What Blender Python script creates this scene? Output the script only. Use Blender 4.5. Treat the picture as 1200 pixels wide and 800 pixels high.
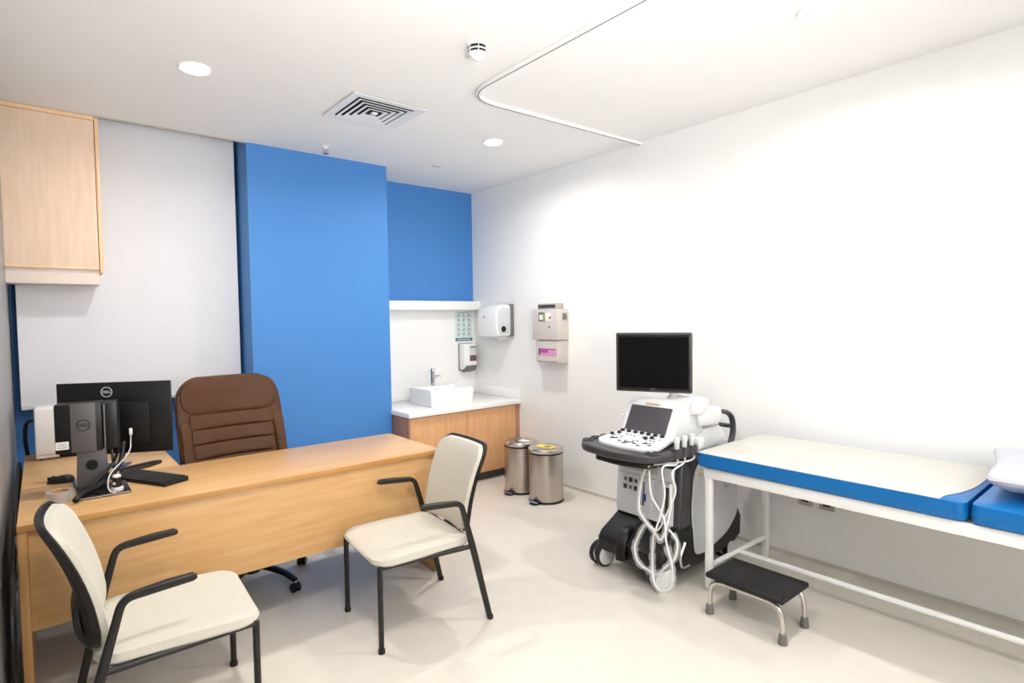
import bpy, bmesh, math, random
from mathutils import Vector, Matrix, noise

random.seed(4)
for o in list(bpy.data.objects):
    bpy.data.objects.remove(o)
SC = bpy.context.scene
COL = SC.collection
PI = math.pi

# ------------------------------------------------------------------ room size
XL, XR = -0.150, 3.602          # left and right wall
YF, YB = -1.30, 5.008           # wall behind the camera, back wall
YC = 4.549                      # front of the blue column
CZ = 2.8565                     # ceiling

# ------------------------------------------------------------------ camera
F_PX, YAW, PITCH, ROLL, EYE = 668.56, -0.6902, -0.0392, -0.0152, 1.5152
fw = Vector((-math.sin(YAW)*math.cos(PITCH), math.cos(YAW)*math.cos(PITCH), math.sin(PITCH)))
rt = Vector((math.cos(YAW), math.sin(YAW), 0)); up = rt.cross(fw)
cr, sr = math.cos(ROLL), math.sin(ROLL)
r2 = cr*rt + sr*up; u2 = -sr*rt + cr*up
cam = bpy.data.objects.new('camera', bpy.data.cameras.new('camera'))
COL.objects.link(cam)
cam.data.sensor_width = 36.0
cam.data.lens = F_PX*36.0/1200.0
cam.data.clip_start = 0.02
cam.matrix_world = Matrix(((r2.x, u2.x, -fw.x, 0.0), (r2.y, u2.y, -fw.y, 0.0),
                           (r2.z, u2.z, -fw.z, EYE), (0, 0, 0, 1)))
SC.camera = cam

# ------------------------------------------------------------------ world, light, exposure
W = bpy.data.worlds.new('world'); SC.world = W; W.use_nodes = True
W.node_tree.nodes['Background'].inputs[0].default_value = (0.9, 0.95, 1, 1)
W.node_tree.nodes['Background'].inputs[1].default_value = 0.3
SC.view_settings.view_transform = 'Standard'
SC.view_settings.look = 'None'
SC.view_settings.gamma = 1.0
SC.view_settings.use_curve_mapping = False
SC.view_settings.exposure = 0.06

DOWNLIGHT_W = 18.0
# the photographer's flash off the ceiling, plus an added fill off the rear wall
def flash(loc, aim, watts, cone):
    fl = bpy.data.lights.new('flash_and_fill', 'SPOT')
    fl.energy = watts; fl.spot_size = math.radians(cone); fl.spot_blend = 1.0
    fl.shadow_soft_size = 0.08; fl.color = (0.97, 0.985, 1.0)
    o = bpy.data.objects.new('flash_and_fill', fl); COL.objects.link(o)
    o.location = loc
    o.rotation_euler = (Vector(aim) - o.location).to_track_quat('-Z', 'Y').to_euler()
flash((0.60, -0.20, 1.55), (1.35, 1.9, 2.86), 270.0, 100)
flash((1.30, -0.10, 1.50), (1.10, -1.3, 2.2), 560.0, 130)  # fill light added to lift the shadows from the front

# ------------------------------------------------------------------ materials
def s2l(c):
    return tuple(((v/255)/12.92 if v/255 <= 0.04045 else ((v/255+0.055)/1.055)**2.4) for v in c)
MATS = {}
def mat(name, rgb, rough=0.5, metal=0.0, var=0.03, scale=6.0, bump=0.0, bscale=200.0, coat=0.0,
        emit=None, estr=0.0, spec=0.5, trans=0.0, ior=1.45, sheen=0.0, stretch=(1, 1, 1), rgb2=None):
    m = bpy.data.materials.new(name); m.use_nodes = True
    nt = m.node_tree; b = nt.nodes['Principled BSDF']
    c = s2l(rgb)
    tc = nt.nodes.new('ShaderNodeTexCoord'); mp = nt.nodes.new('ShaderNodeMapping')
    mp.inputs['Scale'].default_value = stretch
    nt.links.new(tc.outputs['Object'], mp.inputs['Vector'])
    nz = nt.nodes.new('ShaderNodeTexNoise'); nz.inputs['Scale'].default_value = scale
    nz.inputs['Detail'].default_value = 5
    nt.links.new(mp.outputs['Vector'], nz.inputs['Vector'])
    rp = nt.nodes.new('ShaderNodeValToRGB')
    c2 = s2l(rgb2) if rgb2 else tuple(min(1, v*(1+var)) for v in c)
    c1 = c if rgb2 else tuple(v*(1-var) for v in c)
    rp.color_ramp.elements[0].color = (*c1, 1); rp.color_ramp.elements[1].color = (*c2, 1)
    rp.color_ramp.elements[0].position = 0.3; rp.color_ramp.elements[1].position = 0.7
    nt.links.new(nz.outputs['Fac'], rp.inputs['Fac'])
    nt.links.new(rp.outputs['Color'], b.inputs['Base Color'])
    b.inputs['Roughness'].default_value = rough
    b.inputs['Metallic'].default_value = metal
    b.inputs['Specular IOR Level'].default_value = spec
    b.inputs['Coat Weight'].default_value = coat
    b.inputs['Coat Roughness'].default_value = 0.15
    b.inputs['Transmission Weight'].default_value = trans
    b.inputs['IOR'].default_value = ior
    b.inputs['Sheen Weight'].default_value = sheen
    if emit:
        b.inputs['Emission Color'].default_value = (*s2l(emit), 1)
        b.inputs['Emission Strength'].default_value = estr
    if bump:
        n2 = nt.nodes.new('ShaderNodeTexNoise'); n2.inputs['Scale'].default_value = bscale
        n2.inputs['Detail'].default_value = 3
        nt.links.new(mp.outputs['Vector'], n2.inputs['Vector'])
        bp = nt.nodes.new('ShaderNodeBump'); bp.inputs['Strength'].default_value = bump
        bp.inputs['Distance'].default_value = 0.002
        nt.links.new(n2.outputs['Fac'], bp.inputs['Height'])
        nt.links.new(bp.outputs['Normal'], b.inputs['Normal'])
    MATS[name] = m
    return m
def wood(name, a, b, axis='X', rough=0.32):
    st = {'X': (1.2, 14, 14), 'Y': (14, 1.2, 14), 'Z': (14, 14, 1.2)}[axis]
    return mat(name, a, rough, rgb2=b, scale=2.6, stretch=st, bump=0.03, bscale=30, coat=0.15)

M_WALL = mat('paint_white', (244, 243, 240), 0.6, var=0.01)
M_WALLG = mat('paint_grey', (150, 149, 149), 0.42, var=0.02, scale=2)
M_CEIL = mat('paint_ceiling', (243, 242, 240), 0.8, var=0.006)
M_BLUE = mat('paint_blue', (68, 130, 198), 0.55, var=0.012, scale=1.5)
M_FLOOR = mat('vinyl_floor', (216, 209, 198), 0.34, var=0.02, scale=9, bump=0.02, bscale=60)
M_COVE = mat('vinyl_cove', (206, 200, 190), 0.4, var=0.02)
M_DESK = wood('oak_desk', (204, 156, 100), (214, 172, 120), 'X', 0.34)
M_DESKZ = wood('oak_desk_upright', (192, 140, 80), (206, 156, 98), 'Z', 0.4)
M_DESKE = wood('oak_edge', (184, 130, 72), (196, 146, 86), 'X', 0.4)
M_VAN = wood('beech_vanity', (206, 152, 106), (220, 170, 124), 'Z', 0.4)
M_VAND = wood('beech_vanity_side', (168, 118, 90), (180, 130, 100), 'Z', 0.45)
M_CAB = mat('maple_cabinet', (220, 193, 168), 0.7, rgb2=(228, 205, 184), scale=2.6, stretch=(14, 14, 1.2), bump=0.03, bscale=30, spec=0.25)
M_CABE = wood('maple_edge', (232, 188, 142), (238, 198, 154), 'Z', 0.4)
M_CABU = mat('melamine_pale', (226, 212, 202), 0.5, var=0.01)
M_WHITE = mat('white_plastic', (216, 216, 216), 0.38, var=0.008)
M_WHITE2 = mat('white_enamel', (240, 240, 238), 0.25, var=0.005)
M_CORIAN = mat('white_stone_top', (242, 241, 239), 0.2, var=0.01, scale=60)
M_BLIND = mat('blind_fabric', (220, 220, 224), 0.8, var=0.01, bump=0.05, bscale=900)
M_BLACK = mat('black_plastic', (14, 13, 14), 0.4, var=0.05)
M_BLACKM = mat('black_satin', (20, 18, 18), 0.5, var=0.08, scale=40)
M_FRAME = mat('black_chair_metal', (26, 22, 21), 0.42, var=0.05)
M_RUB = mat('black_rubber', (26, 24, 25), 0.7, var=0.1, scale=60, bump=0.2, bscale=300)
M_FAB = mat('cream_fabric', (200, 194, 180), 0.85, var=0.02, scale=30, bump=0.15, bscale=700, sheen=0.2)
M_LEA = mat('brown_leather', (76, 45, 20), 0.5, var=0.08, scale=14, bump=0.18, bscale=220, spec=0.3)
M_STEEL = mat('brushed_steel', (190, 182, 174), 0.3, 1.0, var=0.05, scale=3, stretch=(1, 1, 90), bump=0.02, bscale=60)
M_STEELP = mat('polished_steel', (205, 200, 195), 0.18, 1.0, var=0.03)
M_CHROME = mat('chrome', (215, 215, 218), 0.08, 1.0, var=0.01)
M_MATT = mat('blue_vinyl', (0, 102, 170), 0.38, var=0.04, scale=5, bump=0.06, bscale=50)
M_SHEET = mat('white_sheet', (196, 194, 188), 0.8, var=0.01, bump=0.1, bscale=40)
M_PIL = mat('white_cotton', (190, 190, 199), 0.85, var=0.01, bump=0.12, bscale=30)
M_DGREY = mat('dark_grey_plastic', (62, 60, 62), 0.38, var=0.04)
M_GREYP = mat('mid_grey_plastic', (110, 108, 106), 0.42, var=0.03)
M_LGREY = mat('light_grey_plastic', (206, 207, 210), 0.4, var=0.01)
M_BEIGE = mat('beige_grey_box', (206, 198, 192), 0.45, var=0.01)
M_BEIGE2 = mat('beige_grey_shade', (176, 168, 160), 0.5, var=0.02)
M_SCREEN = mat('black_screen', (12, 9, 10), 0.2, var=0.1, scale=3, spec=0.2)
M_TOUCH = mat('grey_touch_screen', (72, 70, 76), 0.15, var=0.06, scale=3)
M_PINK = mat('pink_label', (226, 150, 200), 0.5, var=0.04, scale=40)
M_PINK2 = mat('magenta_print', (190, 70, 160), 0.5)
M_YEL = mat('yellow_sticker', (232, 208, 96), 0.5, var=0.05, scale=30)
M_GREEN = mat('green_print', (150, 170, 90), 0.5)
M_RED = mat('red_print', (190, 30, 50), 0.4)
M_TEAL = mat('teal_print', (30, 96, 120), 0.45)
M_PALE = mat('pale_teal_paper', (214, 226, 224), 0.5, var=0.03, scale=30)
M_PRINT = mat('grey_print', (158, 178, 180), 0.6)
M_PAPER = mat('white_paper', (238, 238, 236), 0.7)
M_ORANGE = mat('orange_badge', (206, 150, 92), 0.4)
M_OLIVE = mat('black_gap', (12, 12, 16), 0.8)
M_CABLEW = mat('white_cable', (236, 235, 232), 0.4)
M_TEALP = mat('teal_pen', (20, 118, 128), 0.35)
M_BLUEP = mat('blue_pen', (30, 66, 120), 0.35)
M_BROWNC = mat('brown_card', (112, 82, 80), 0.6, var=0.05)
M_LAMP = mat('lamp_diffuser', (255, 250, 240), 0.5, emit=(255, 246, 232), estr=9.0)
M_GREYT = mat('grey_titanium_plastic', (92, 88, 88), 0.4, var=0.03)

def clear_mat(name, tint, alpha):
    m = bpy.data.materials.new(name); m.use_nodes = True
    nt = m.node_tree; nt.nodes.clear()
    out = nt.nodes.new('ShaderNodeOutputMaterial'); mx = nt.nodes.new('ShaderNodeMixShader')
    tr = nt.nodes.new('ShaderNodeBsdfTransparent'); pb = nt.nodes.new('ShaderNodeBsdfPrincipled')
    pb.inputs['Base Color'].default_value = (*tint, 1); pb.inputs['Roughness'].default_value = 0.12
    nz = nt.nodes.new('ShaderNodeTexNoise'); nz.inputs['Scale'].default_value = 45
    rp = nt.nodes.new('ShaderNodeMapRange')
    rp.inputs['To Min'].default_value = alpha*0.5; rp.inputs['To Max'].default_value = alpha*1.6
    nt.links.new(nz.outputs['Fac'], rp.inputs['Value']); nt.links.new(rp.outputs['Result'], mx.inputs[0])
    nt.links.new(tr.outputs[0], mx.inputs[1]); nt.links.new(pb.outputs[0], mx.inputs[2])
    nt.links.new(mx.outputs[0], out.inputs[0])
    return m
M_FILM = clear_mat('clear_plastic_film', (0.9, 0.9, 0.9), 0.22)
M_TAPE = clear_mat('clear_tape', (0.6, 0.62, 0.66), 0.32)

# ------------------------------------------------------------------ mesh helpers
def V(*a): return Vector(a)
def rbox(bm, c, s, bev=0.0, seg=2, rot=None):
    """box centred on c, size s, optional bevel and rotation matrix"""
    t = bmesh.new()
    bmesh.ops.create_cube(t, size=1.0)
    for v in t.verts: v.co = Vector((v.co.x*s[0], v.co.y*s[1], v.co.z*s[2]))
    if bev > 0:
        bmesh.ops.bevel(t, geom=t.edges[:], offset=min(bev, min(s)*0.49), segments=seg, profile=0.5, affect='EDGES')
    mt = Matrix.Translation(Vector(c)) @ (rot.to_4x4() if rot else Matrix.Identity(4))
    merge(bm, t, mt)
    return bm
def merge(bm, t, mt=None):
    vs = {}
    for v in t.verts: vs[v] = bm.verts.new((mt @ v.co) if mt else v.co)
    for f in t.faces:
        try: bm.faces.new([vs[v] for v in f.verts])
        except ValueError: pass
    t.free()
def box2(bm, a, b, bev=0.0, seg=2):
    return rbox(bm, [(a[i]+b[i])/2 for i in range(3)], [abs(b[i]-a[i]) for i in range(3)], bev, seg)
def fillet(pts, r, n=5, cyclic=False):
    pts = [Vector(p) for p in pts]; out = []
    N = len(pts)
    for i, p in enumerate(pts):
        if not cyclic and i in (0, N-1): out.append(p); continue
        a = pts[i-1]; b = pts[(i+1) % N]
        da, db = (a-p), (b-p)
        rr = min(r, da.length*0.48, db.length*0.48)
        A, B = p+da.normalized()*rr, p+db.normalized()*rr
        for k in range(n+1):
            t = k/n
            out.append(A*(1-t)**2 + p*2*t*(1-t) + B*t*t)
    return out
def smooth_path(pts, n=6):
    pts = [Vector(p) for p in pts]; out = []
    for i in range(len(pts)-1):
        p0 = pts[max(i-1, 0)]; p1 = pts[i]; p2 = pts[i+1]; p3 = pts[min(i+2, len(pts)-1)]
        for k in range(n):
            t = k/n
            out.append(0.5*((2*p1)+(p2-p0)*t+(2*p0-5*p1+4*p2-p3)*t*t+(3*p1-p0-3*p2+p3)*t**3))
    out.append(pts[-1])
    return out
def sweep(bm, pts, a, b=None, side=None, n=12, sq=2.0, caps=True, radii=None):
    """sweep an elliptic (sq=2) or squarish (sq>2) section with half sizes a (along side) and b"""
    b = a if b is None else b
    pts = [Vector(p) for p in pts]
    rings = []; prev = None
    for i, p in enumerate(pts):
        t = (pts[min(i+1, len(pts)-1)] - pts[max(i-1, 0)]).normalized()
        if side is not None:
            s = Vector(side); s = (s - t*s.dot(t)).normalized()
        elif prev is None:
            s = t.orthogonal().normalized()
        else:
            s = (prev - t*prev.dot(t)).normalized()
        prev = s; u = t.cross(s).normalized()
        k = radii[i] if radii else 1.0
        ring = []
        for j in range(n):
            th = 2*PI*(j+0.5)/n; c, d = math.cos(th), math.sin(th)
            e = 2.0/sq
            x = math.copysign(abs(c)**e, c)*a*k; y = math.copysign(abs(d)**e, d)*b*k
            ring.append(bm.verts.new(p + s*x + u*y))
        rings.append(ring)
    for r0, r1 in zip(rings, rings[1:]):
        for j in range(n):
            bm.faces.new((r0[j], r0[(j+1) % n], r1[(j+1) % n], r1[j]))
    if caps:
        bm.faces.new(list(reversed(rings[0]))); bm.faces.new(rings[-1])
    return bm
def tube(bm, pts, r, n=10, **k): return sweep(bm, pts, r, r, n=n, **k)
def cyl(bm, p0, p1, r, n=20, r1=None):
    return sweep(bm, [p0, p1], r, r, n=n, radii=[1.0, (r1/r if r1 is not None else 1.0)])
def lathe(bm, prof, c=(0, 0, 0), n=32, axis=None):
    """revolve (r,z) profile; axis = matrix placing local Z"""
    mt = Matrix.Translation(Vector(c)) @ (axis.to_4x4() if axis else Matrix.Identity(4))
    rings = []
    for r, z in prof:
        if r < 1e-6: rings.append([bm.verts.new(mt @ Vector((0, 0, z)))])
        else: rings.append([bm.verts.new(mt @ Vector((r*math.cos(2*PI*j/n), r*math.sin(2*PI*j/n), z))) for j in range(n)])
    for a, b in zip(rings, rings[1:]):
        for j in range(n):
            k = (j+1) % n
            if len(a) == 1 and len(b) == 1: continue
            if len(a) == 1: bm.faces.new((a[0], b[k], b[j]))
            elif len(b) == 1: bm.faces.new((a[j], a[k], b[0]))
            else: bm.faces.new((a[j], a[k], b[k], b[j]))
    return bm
def rrect(w, h, r, n=6):
    r = min(r, w/2*0.999, h/2*0.999); out = []
    for cx, cy, a0 in ((w/2-r, h/2-r, 0), (-w/2+r, h/2-r, PI/2), (-w/2+r, -h/2+r, PI), (w/2-r, -h/2+r, 1.5*PI)):
        for k in range(n+1):
            a = a0 + PI/2*k/n
            out.append((cx+r*math.cos(a), cy+r*math.sin(a)))
    # subdivide straight runs
    res = []
    for i, p in enumerate(out):
        q = out[(i+1) % len(out)]
        d = math.hypot(q[0]-p[0], q[1]-p[1]); m = max(1, int(d/0.04))
        for k in range(m): res.append((p[0]+(q[0]-p[0])*k/m, p[1]+(q[1]-p[1])*k/m))
    return res
def pad(bm, outline, tf, tb, fn, p=4.0, rings=9):
    """cushion: flat outline (x,y), front thickness tf, back thickness tb, fn(x,y,d)->Vector"""
    ss = [math.sin(PI/2*k/rings) for k in range(1, rings+1)]
    def side(t, keep=None):
        R = []
        for i, s in enumerate(ss):
            if keep and i == len(ss)-1: R.append(keep); continue
            d = t*max(0.0, 1-s**p)**(1/p) if s < 1 else 0.0
            R.append([bm.verts.new(fn(x*s, y*s, d)) for x, y in outline])
        c = bm.verts.new(fn(0, 0, t))
        N = len(outline); sg = t > 0
        for j in range(N):
            k = (j+1) % N
            bm.faces.new((c, R[0][j], R[0][k]) if sg else (c, R[0][k], R[0][j]))
            for a, b in zip(R, R[1:]):
                bm.faces.new((a[j], b[j], b[k], a[k]) if sg else (a[j], a[k], b[k], b[j]))
        return R[-1]
    e = side(tf)
    side(-tb, e)
    return bm
def prism(bm, poly, fn, d0, d1, bev=0.0, seg=2):
    """extrude polygon (x,y) from d0 to d1; fn(x,y,d)->Vector"""
    t = bmesh.new()
    A = [t.verts.new((x, y, d0)) for x, y in poly]; B = [t.verts.new((x, y, d1)) for x, y in poly]
    n = len(poly)
    t.faces.new(A); t.faces.new(list(reversed(B)))
    for j in range(n): t.faces.new((A[j], B[j], B[(j+1) % n], A[(j+1) % n]))
    bmesh.ops.recalc_face_normals(t, faces=t.faces[:])
    if bev > 0:
        ed = [e for e in t.edges if abs(e.verts[0].co.z-e.verts[1].co.z) < 1e-7]
        bmesh.ops.bevel(t, geom=ed, offset=bev, segments=seg, profile=0.5, affect='EDGES')
    for v in t.verts: v.co = fn(*v.co)
    merge(bm, t)
    return bm
def obj(name, bm, m, parent=None, ang=35, flat=False):
    bmesh.ops.recalc_face_normals(bm, faces=bm.faces[:])
    me = bpy.data.meshes.new(name); bm.to_mesh(me); bm.free()
    if not flat:
        me.shade_smooth(); me.set_sharp_from_angle(angle=math.radians(ang))
    me.materials.append(m)
    o = bpy.data.objects.new(name, me); COL.objects.link(o)
    if parent: o.parent = parent
    return o
def B(): return bmesh.new()
def thing(name, label, cat, loc=(0, 0, 0), rz=0.0, group=None):
    o = bpy.data.objects.new(name, None); COL.objects.link(o)
    o.empty_display_size = 0.1
    o.location = loc; o.rotation_euler = (0, 0, rz)
    o['label'] = label; o['category'] = cat
    if group: o['group'] = group
    return o
def tag(o, label, cat, group=None):
    o['label'] = label; o['category'] = cat
    if group: o['group'] = group
    return o
def struct(name, bm, m, parent=None, label=None):
    o = obj(name, bm, m, parent)
    if parent is None: o['kind'] = 'structure'
    if label: o['label'] = label
    return o
def copy_tree(o, parent=None):
    c = o.copy(); COL.objects.link(c); c.parent = parent
    for ch in list(o.children): copy_tree(ch, c)
    return c
def lettering(name, txt, size, mt, m, parent, depth=0.0006):
    cu = bpy.data.curves.new(name, 'FONT'); cu.body = txt; cu.size = size; cu.extrude = depth
    cu.align_x = 'CENTER'; cu.align_y = 'CENTER'; cu.offset = size*0.018
    to = bpy.data.objects.new('tmp', cu); COL.objects.link(to)
    bpy.context.view_layer.update()
    me = bpy.data.meshes.new_from_object(to.evaluated_get(bpy.context.evaluated_depsgraph_get()))
    bpy.data.objects.remove(to); me.transform(mt); me.name = name
    me.materials.clear(); me.materials.append(m)
    o = bpy.data.objects.new(name, me); COL.objects.link(o); o.parent = parent
    return o
def frame_mt(o, x, y):
    """matrix whose X,Y axes are x,y, origin o"""
    x = Vector(x).normalized(); y = Vector(y); y = (y-x*y.dot(x)).normalized(); z = x.cross(y)
    return Matrix(((x.x, y.x, z.x, o[0]), (x.y, y.y, z.y, o[1]), (x.z, y.z, z.z, o[2]), (0, 0, 0, 1)))

# ------------------------------------------------------------------ the room
T = 0.12
struct('floor', box2(B(), (XL-T, YF-T, -0.1), (XR+T, YB+T, 0)), M_FLOOR)
bm = B()
box2(bm, (XL-T, YF-T, CZ), (XR+T, YC, CZ+0.03))
box2(bm, (1.240, YC, CZ), (XR+T, YB+T, CZ+0.03))
box2(bm, (XL-T, YC-0.02, CZ+0.03), (1.24, YC, CZ+0.18))
box2(bm, (XL-T, YC-0.02, CZ+0.18), (1.24, YB+T, CZ+0.21))
struct('ceiling', bm, M_CEIL)
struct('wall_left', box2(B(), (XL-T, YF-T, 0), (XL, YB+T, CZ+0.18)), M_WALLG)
struct('wall_right', box2(B(), (XR, YF-T, 0), (XR+T, YB+T, CZ)), M_WALL)
struct('wall_front', box2(B(), (XL, YF-T, 0), (XR, YF, CZ)), M_WALL)
struct('wall_back', box2(B(), (XL, YB, 0), (XR, YB+T, CZ+0.18)), M_BLUE)
struct('wall_column', box2(B(), (1.225, YC, 0), (2.367, YB, CZ+0.18)), M_BLUE, label='blue boxed-out column reaching the ceiling')
struct('trim_1', box2(B(), (2.367, YB-0.012, 0.70), (XR, YB, 1.62)), M_CORIAN, label='white splashback above the washbasin counter')
struct('trim_2', box2(B(), (XL, YC-0.002, CZ-0.007), (1.225, YC+0.012, CZ-0.0002)), M_BEIGE2, label='thin grey strip drawn for the shadow gap along the blind pocket in the ceiling')  # darker strip put in for the shadow gap at the ceiling edge
# low vinyl upstand along the walls
struct('baseboard_right', box2(B(), (XR-0.006, YF, 0), (XR, 4.22, 0.022)), M_COVE)
struct('baseboard_back', box2(B(), (XL, YB-0.006, 0), (1.225, YB, 0.06)), M_COVE)

# ledge above the splashback
bm = B(); box2(bm, (2.367, 4.88, 1.618), (XR, YB-0.012, 1.708), 0.004)
tag(obj('wall_ledge', bm, M_WHITE2), 'white boxed ledge under the blue recess, left of the paper towel dispenser', 'shelf')

# ------------------------------------------------------------------ roller blind
t = thing('roller_blind', 'large white roller blind hanging behind the desk, left of the blue column', 'blind', (0, 4.80, 0))
obj('fabric', box2(B(), (-0.113, -0.0015, 1.0), (1.200, 0.0015, CZ+0.14)), M_BLIND, t)
bm = B(); rbox(bm, ((-0.113+1.200)/2, 0, 0.993), (1.313, 0.016, 0.028), 0.005); obj('bottom_bar', bm, M_WHITE, t)
bm = B(); cyl(bm, (-0.113, 0.02, CZ+0.14), (1.200, 0.02, CZ+0.14), 0.025); obj('roller_tube', bm, M_WHITE, t)

# ------------------------------------------------------------------ wall cabinet
CF = 4.548
t = thing('wall_cabinet', 'pale maple wall cabinet hung high in the left corner below the ceiling', 'cabinet', (XL, CF, 1.78))
w = 0.332-XL
bm = B(); box2(bm, (0, 0.024, 0.0), (w-0.022, 0.225, CZ-1.78-0.03), 0.001); obj('body', bm, M_CABU, t)
bm = B(); box2(bm, (w-0.020, 0.0, 0.075), (w, 0.225, CZ-1.78-0.012), 0.001); obj('side_panel', bm, M_CABE, t)
bm = B(); box2(bm, (0, 0.0, CZ-1.78-0.030), (w-0.021, 0.022, CZ-1.78-0.002), 0.001); obj('top_rail', bm, M_CABE, t)
bm = B(); box2(bm, (0, 0.0, 0.094), (w-0.024, 0.021, CZ-1.78-0.033), 0.002)
d = obj('door', bm, M_CAB, t)
bm = B(); box2(bm, (0, -0.002, 0.094), (w-0.024, 0.0, 0.106), 0.0005); obj('edge_strip', bm, M_CABE, d)

# ------------------------------------------------------------------ ceiling fittings
def downlight(x, y, label, r=0.078):
    t = thing('downlight', label, 'ceiling light', (x, y, CZ), group='recessed ceiling downlights')
    bm = B(); lathe(bm, [(r*0.80, 0.0), (r*0.82, -0.006), (r*0.95, -0.012), (r, -0.006), (r, 0.0)], n=40); obj('trim_ring', bm, M_WHITE2, t)
    bm = B(); lathe(bm, [(0, -0.006), (r*0.6, -0.0055), (r*0.80, -0.003), (r*0.80, 0.0)], n=40); obj('diffuser', bm, M_LAMP, t)
    bm = B(); rbox(bm, (0.02, 0.02, -0.008), (0.02, 0.008, 0.004), 0.001); obj('clip', bm, M_GREYP, t)
    L = bpy.data.lights.new('downlight_lamp', 'AREA'); L.shape = 'DISK'; L.size = r*1.6
    L.energy = DOWNLIGHT_W; L.color = (1.0, 0.97, 0.93); L.spread = math.radians(165)
    lo = bpy.data.objects.new('downlight_lamp', L); COL.objects.link(lo); lo.parent = t
    lo.location = (0, 0, -0.016)
    return t
downlight(0.674, 3.395, 'round recessed downlight above the desk, nearest the wall cabinet and blind')
downlight(2.69, 3.447, 'round recessed downlight in front of the blue recess')
downlight(2.69, 1.115, 'round recessed downlight above the examination couch')
downlight(0.674, 1.115, 'round recessed downlight above the open floor near the left wall')

# square air diffuser
t = thing('air_diffuser', 'square white air diffuser with nested louvres in the ceiling', 'air vent', (1.70, 3.415, CZ))
S = 0.245
def sq_ring(bm, s0, s1, z0, z1, th=0.002):
    """sloped square ring from half size s0 at z0 to s1 at z1, with thickness"""
    def loop(s, z): return [bm.verts.new((x*s, y*s, z)) for x, y in ((1, 1), (-1, 1), (-1, -1), (1, -1))]
    a, b, c, d = loop(s0, z0), loop(s1, z1), loop(s1, z1-th), loop(s0, z0-th)
    for p, q in ((a, b), (b, c), (c, d), (d, a)):
        for j in range(4): bm.faces.new((p[j], p[(j+1) % 4], q[(j+1) % 4], q[j]))
bm = B(); sq_ring(bm, S, S*0.78, -0.008, -0.004, 0.004); obj('flange', bm, M_WHITE2, t)
bm = B(); rbox(bm, (0, 0, -0.0015), (S*1.55, S*1.55, 0.002)); obj('dark_throat', bm, M_OLIVE, t)
for k, s in enumerate((0.74, 0.585, 0.43, 0.275)):
    bm = B(); sq_ring(bm, S*s, S*(s-0.085), -0.0125, -0.008, 0.002); obj('louvre', bm, M_WHITE2, t)
bm = B(); rbox(bm, (0, 0, -0.012), (S*0.16, S*0.16, 0.01), 0.002); obj('centre_plate', bm, M_WHITE2, t)

# smoke detector
t = thing('smoke_detector', 'white domed smoke detector with black slots on the ceiling', 'smoke detector', (1.70, 2.29, CZ))
bm = B(); lathe(bm, [(0.054, 0), (0.055, -0.006), (0.050, -0.010), (0, -0.010)], n=36); obj('base', bm, M_WHITE2, t)
bm = B(); lathe(bm, [(0.044, -0.010), (0.041, -0.046), (0, -0.046)], n=36); obj('sensor_chamber', bm, M_BLACK, t)
bm = B(); lathe(bm, [(0.047, -0.024), (0.048, -0.029), (0.044, -0.030), (0.043, -0.024)], n=36); obj('slot_ring', bm, M_WHITE2, t)
bm = B(); lathe(bm, [(0.046, -0.042), (0.044, -0.048), (0.028, -0.064), (0.008, -0.074), (0, -0.075)], n=36); obj('cap', bm, M_WHITE2, t)
for k in range(6):
    a = k*PI/3
    bm = B(); rbox(bm, (0.045*math.cos(a), 0.045*math.sin(a), -0.027), (0.005, 0.004, 0.034), 0.001, rot=Matrix.Rotation(a, 3, 'Z')); obj('rib', bm, M_WHITE, t)

# sprinkler head
t = thing('sprinkler_head', 'small brass sprinkler head hanging from the ceiling by the blue column', 'sprinkler', (1.73, 4.30, CZ))
bm = B(); lathe(bm, [(0.034, 0), (0.034, -0.004), (0.014, -0.012), (0.012, -0.022), (0, -0.022)], n=24); obj('escutcheon', bm, M_WHITE2, t)
bm = B()
for s in (-1, 1): tube(bm, [(s*0.012, 0, -0.018), (s*0.018, 0, -0.034), (s*0.006, 0, -0.052)], 0.003, 8)
obj('frame', bm, M_STEELP, t)
bm = B(); lathe(bm, [(0, -0.052), (0.024, -0.054), (0.024, -0.057), (0, -0.057)], n=18); obj('deflector', bm, M_STEELP, t)
bm = B(); cyl(bm, (0, 0, -0.02), (0, 0, -0.052), 0.003, 8); obj('bulb', bm, M_RED, t)
# flat concealed cover plate
bm = B(); lathe(bm, [(0.04, 0), (0.04, -0.004), (0.036, -0.007), (0, -0.007)], c=(2.707, 4.266, CZ), n=28)
tag(obj('ceiling_cover_plate', bm, M_WHITE), 'small flat round cover plate on the ceiling near the blue recess', 'cover plate')

# curtain track: one bent rail hung just below the ceiling
t = thing('curtain_track', 'white bent curtain rail around the couch, fixed under the ceiling', 'curtain rail', (0, 0, CZ))
z = -0.0125
path = fillet([(XR-0.004, 2.775, z), (1.992, 2.825, z), (1.992, -0.45, z), (XR-0.004, -0.45, z)], 0.24, 12)
bm = B(); sweep(bm, path, 0.0115, 0.013, side=(0, 0, 1), n=12, sq=6); obj('rail', bm, M_WHITE2, t)
bm = B(); sweep(bm, [p+Vector((0, 0, -0.0118)) for p in path], 0.0012, 0.004, side=(0, 0, 1), n=6); obj('rail_slot', bm, M_GREYP, t)
for y in (2.775, -0.45):
    bm = B(); rbox(bm, (XR-0.006, y, z), (0.010, 0.036, 0.024), 0.003); obj('wall_flange', bm, M_WHITE2, t)
bm = B(); tube(bm, smooth_path([(3.01, 2.795, z-0.010), (3.01, 2.795, z-0.026), (3.016, 2.80, z-0.036), (3.024, 2.795, z-0.030)]), 0.003, 8); obj('glider_hook', bm, M_WHITE, t)

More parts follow.
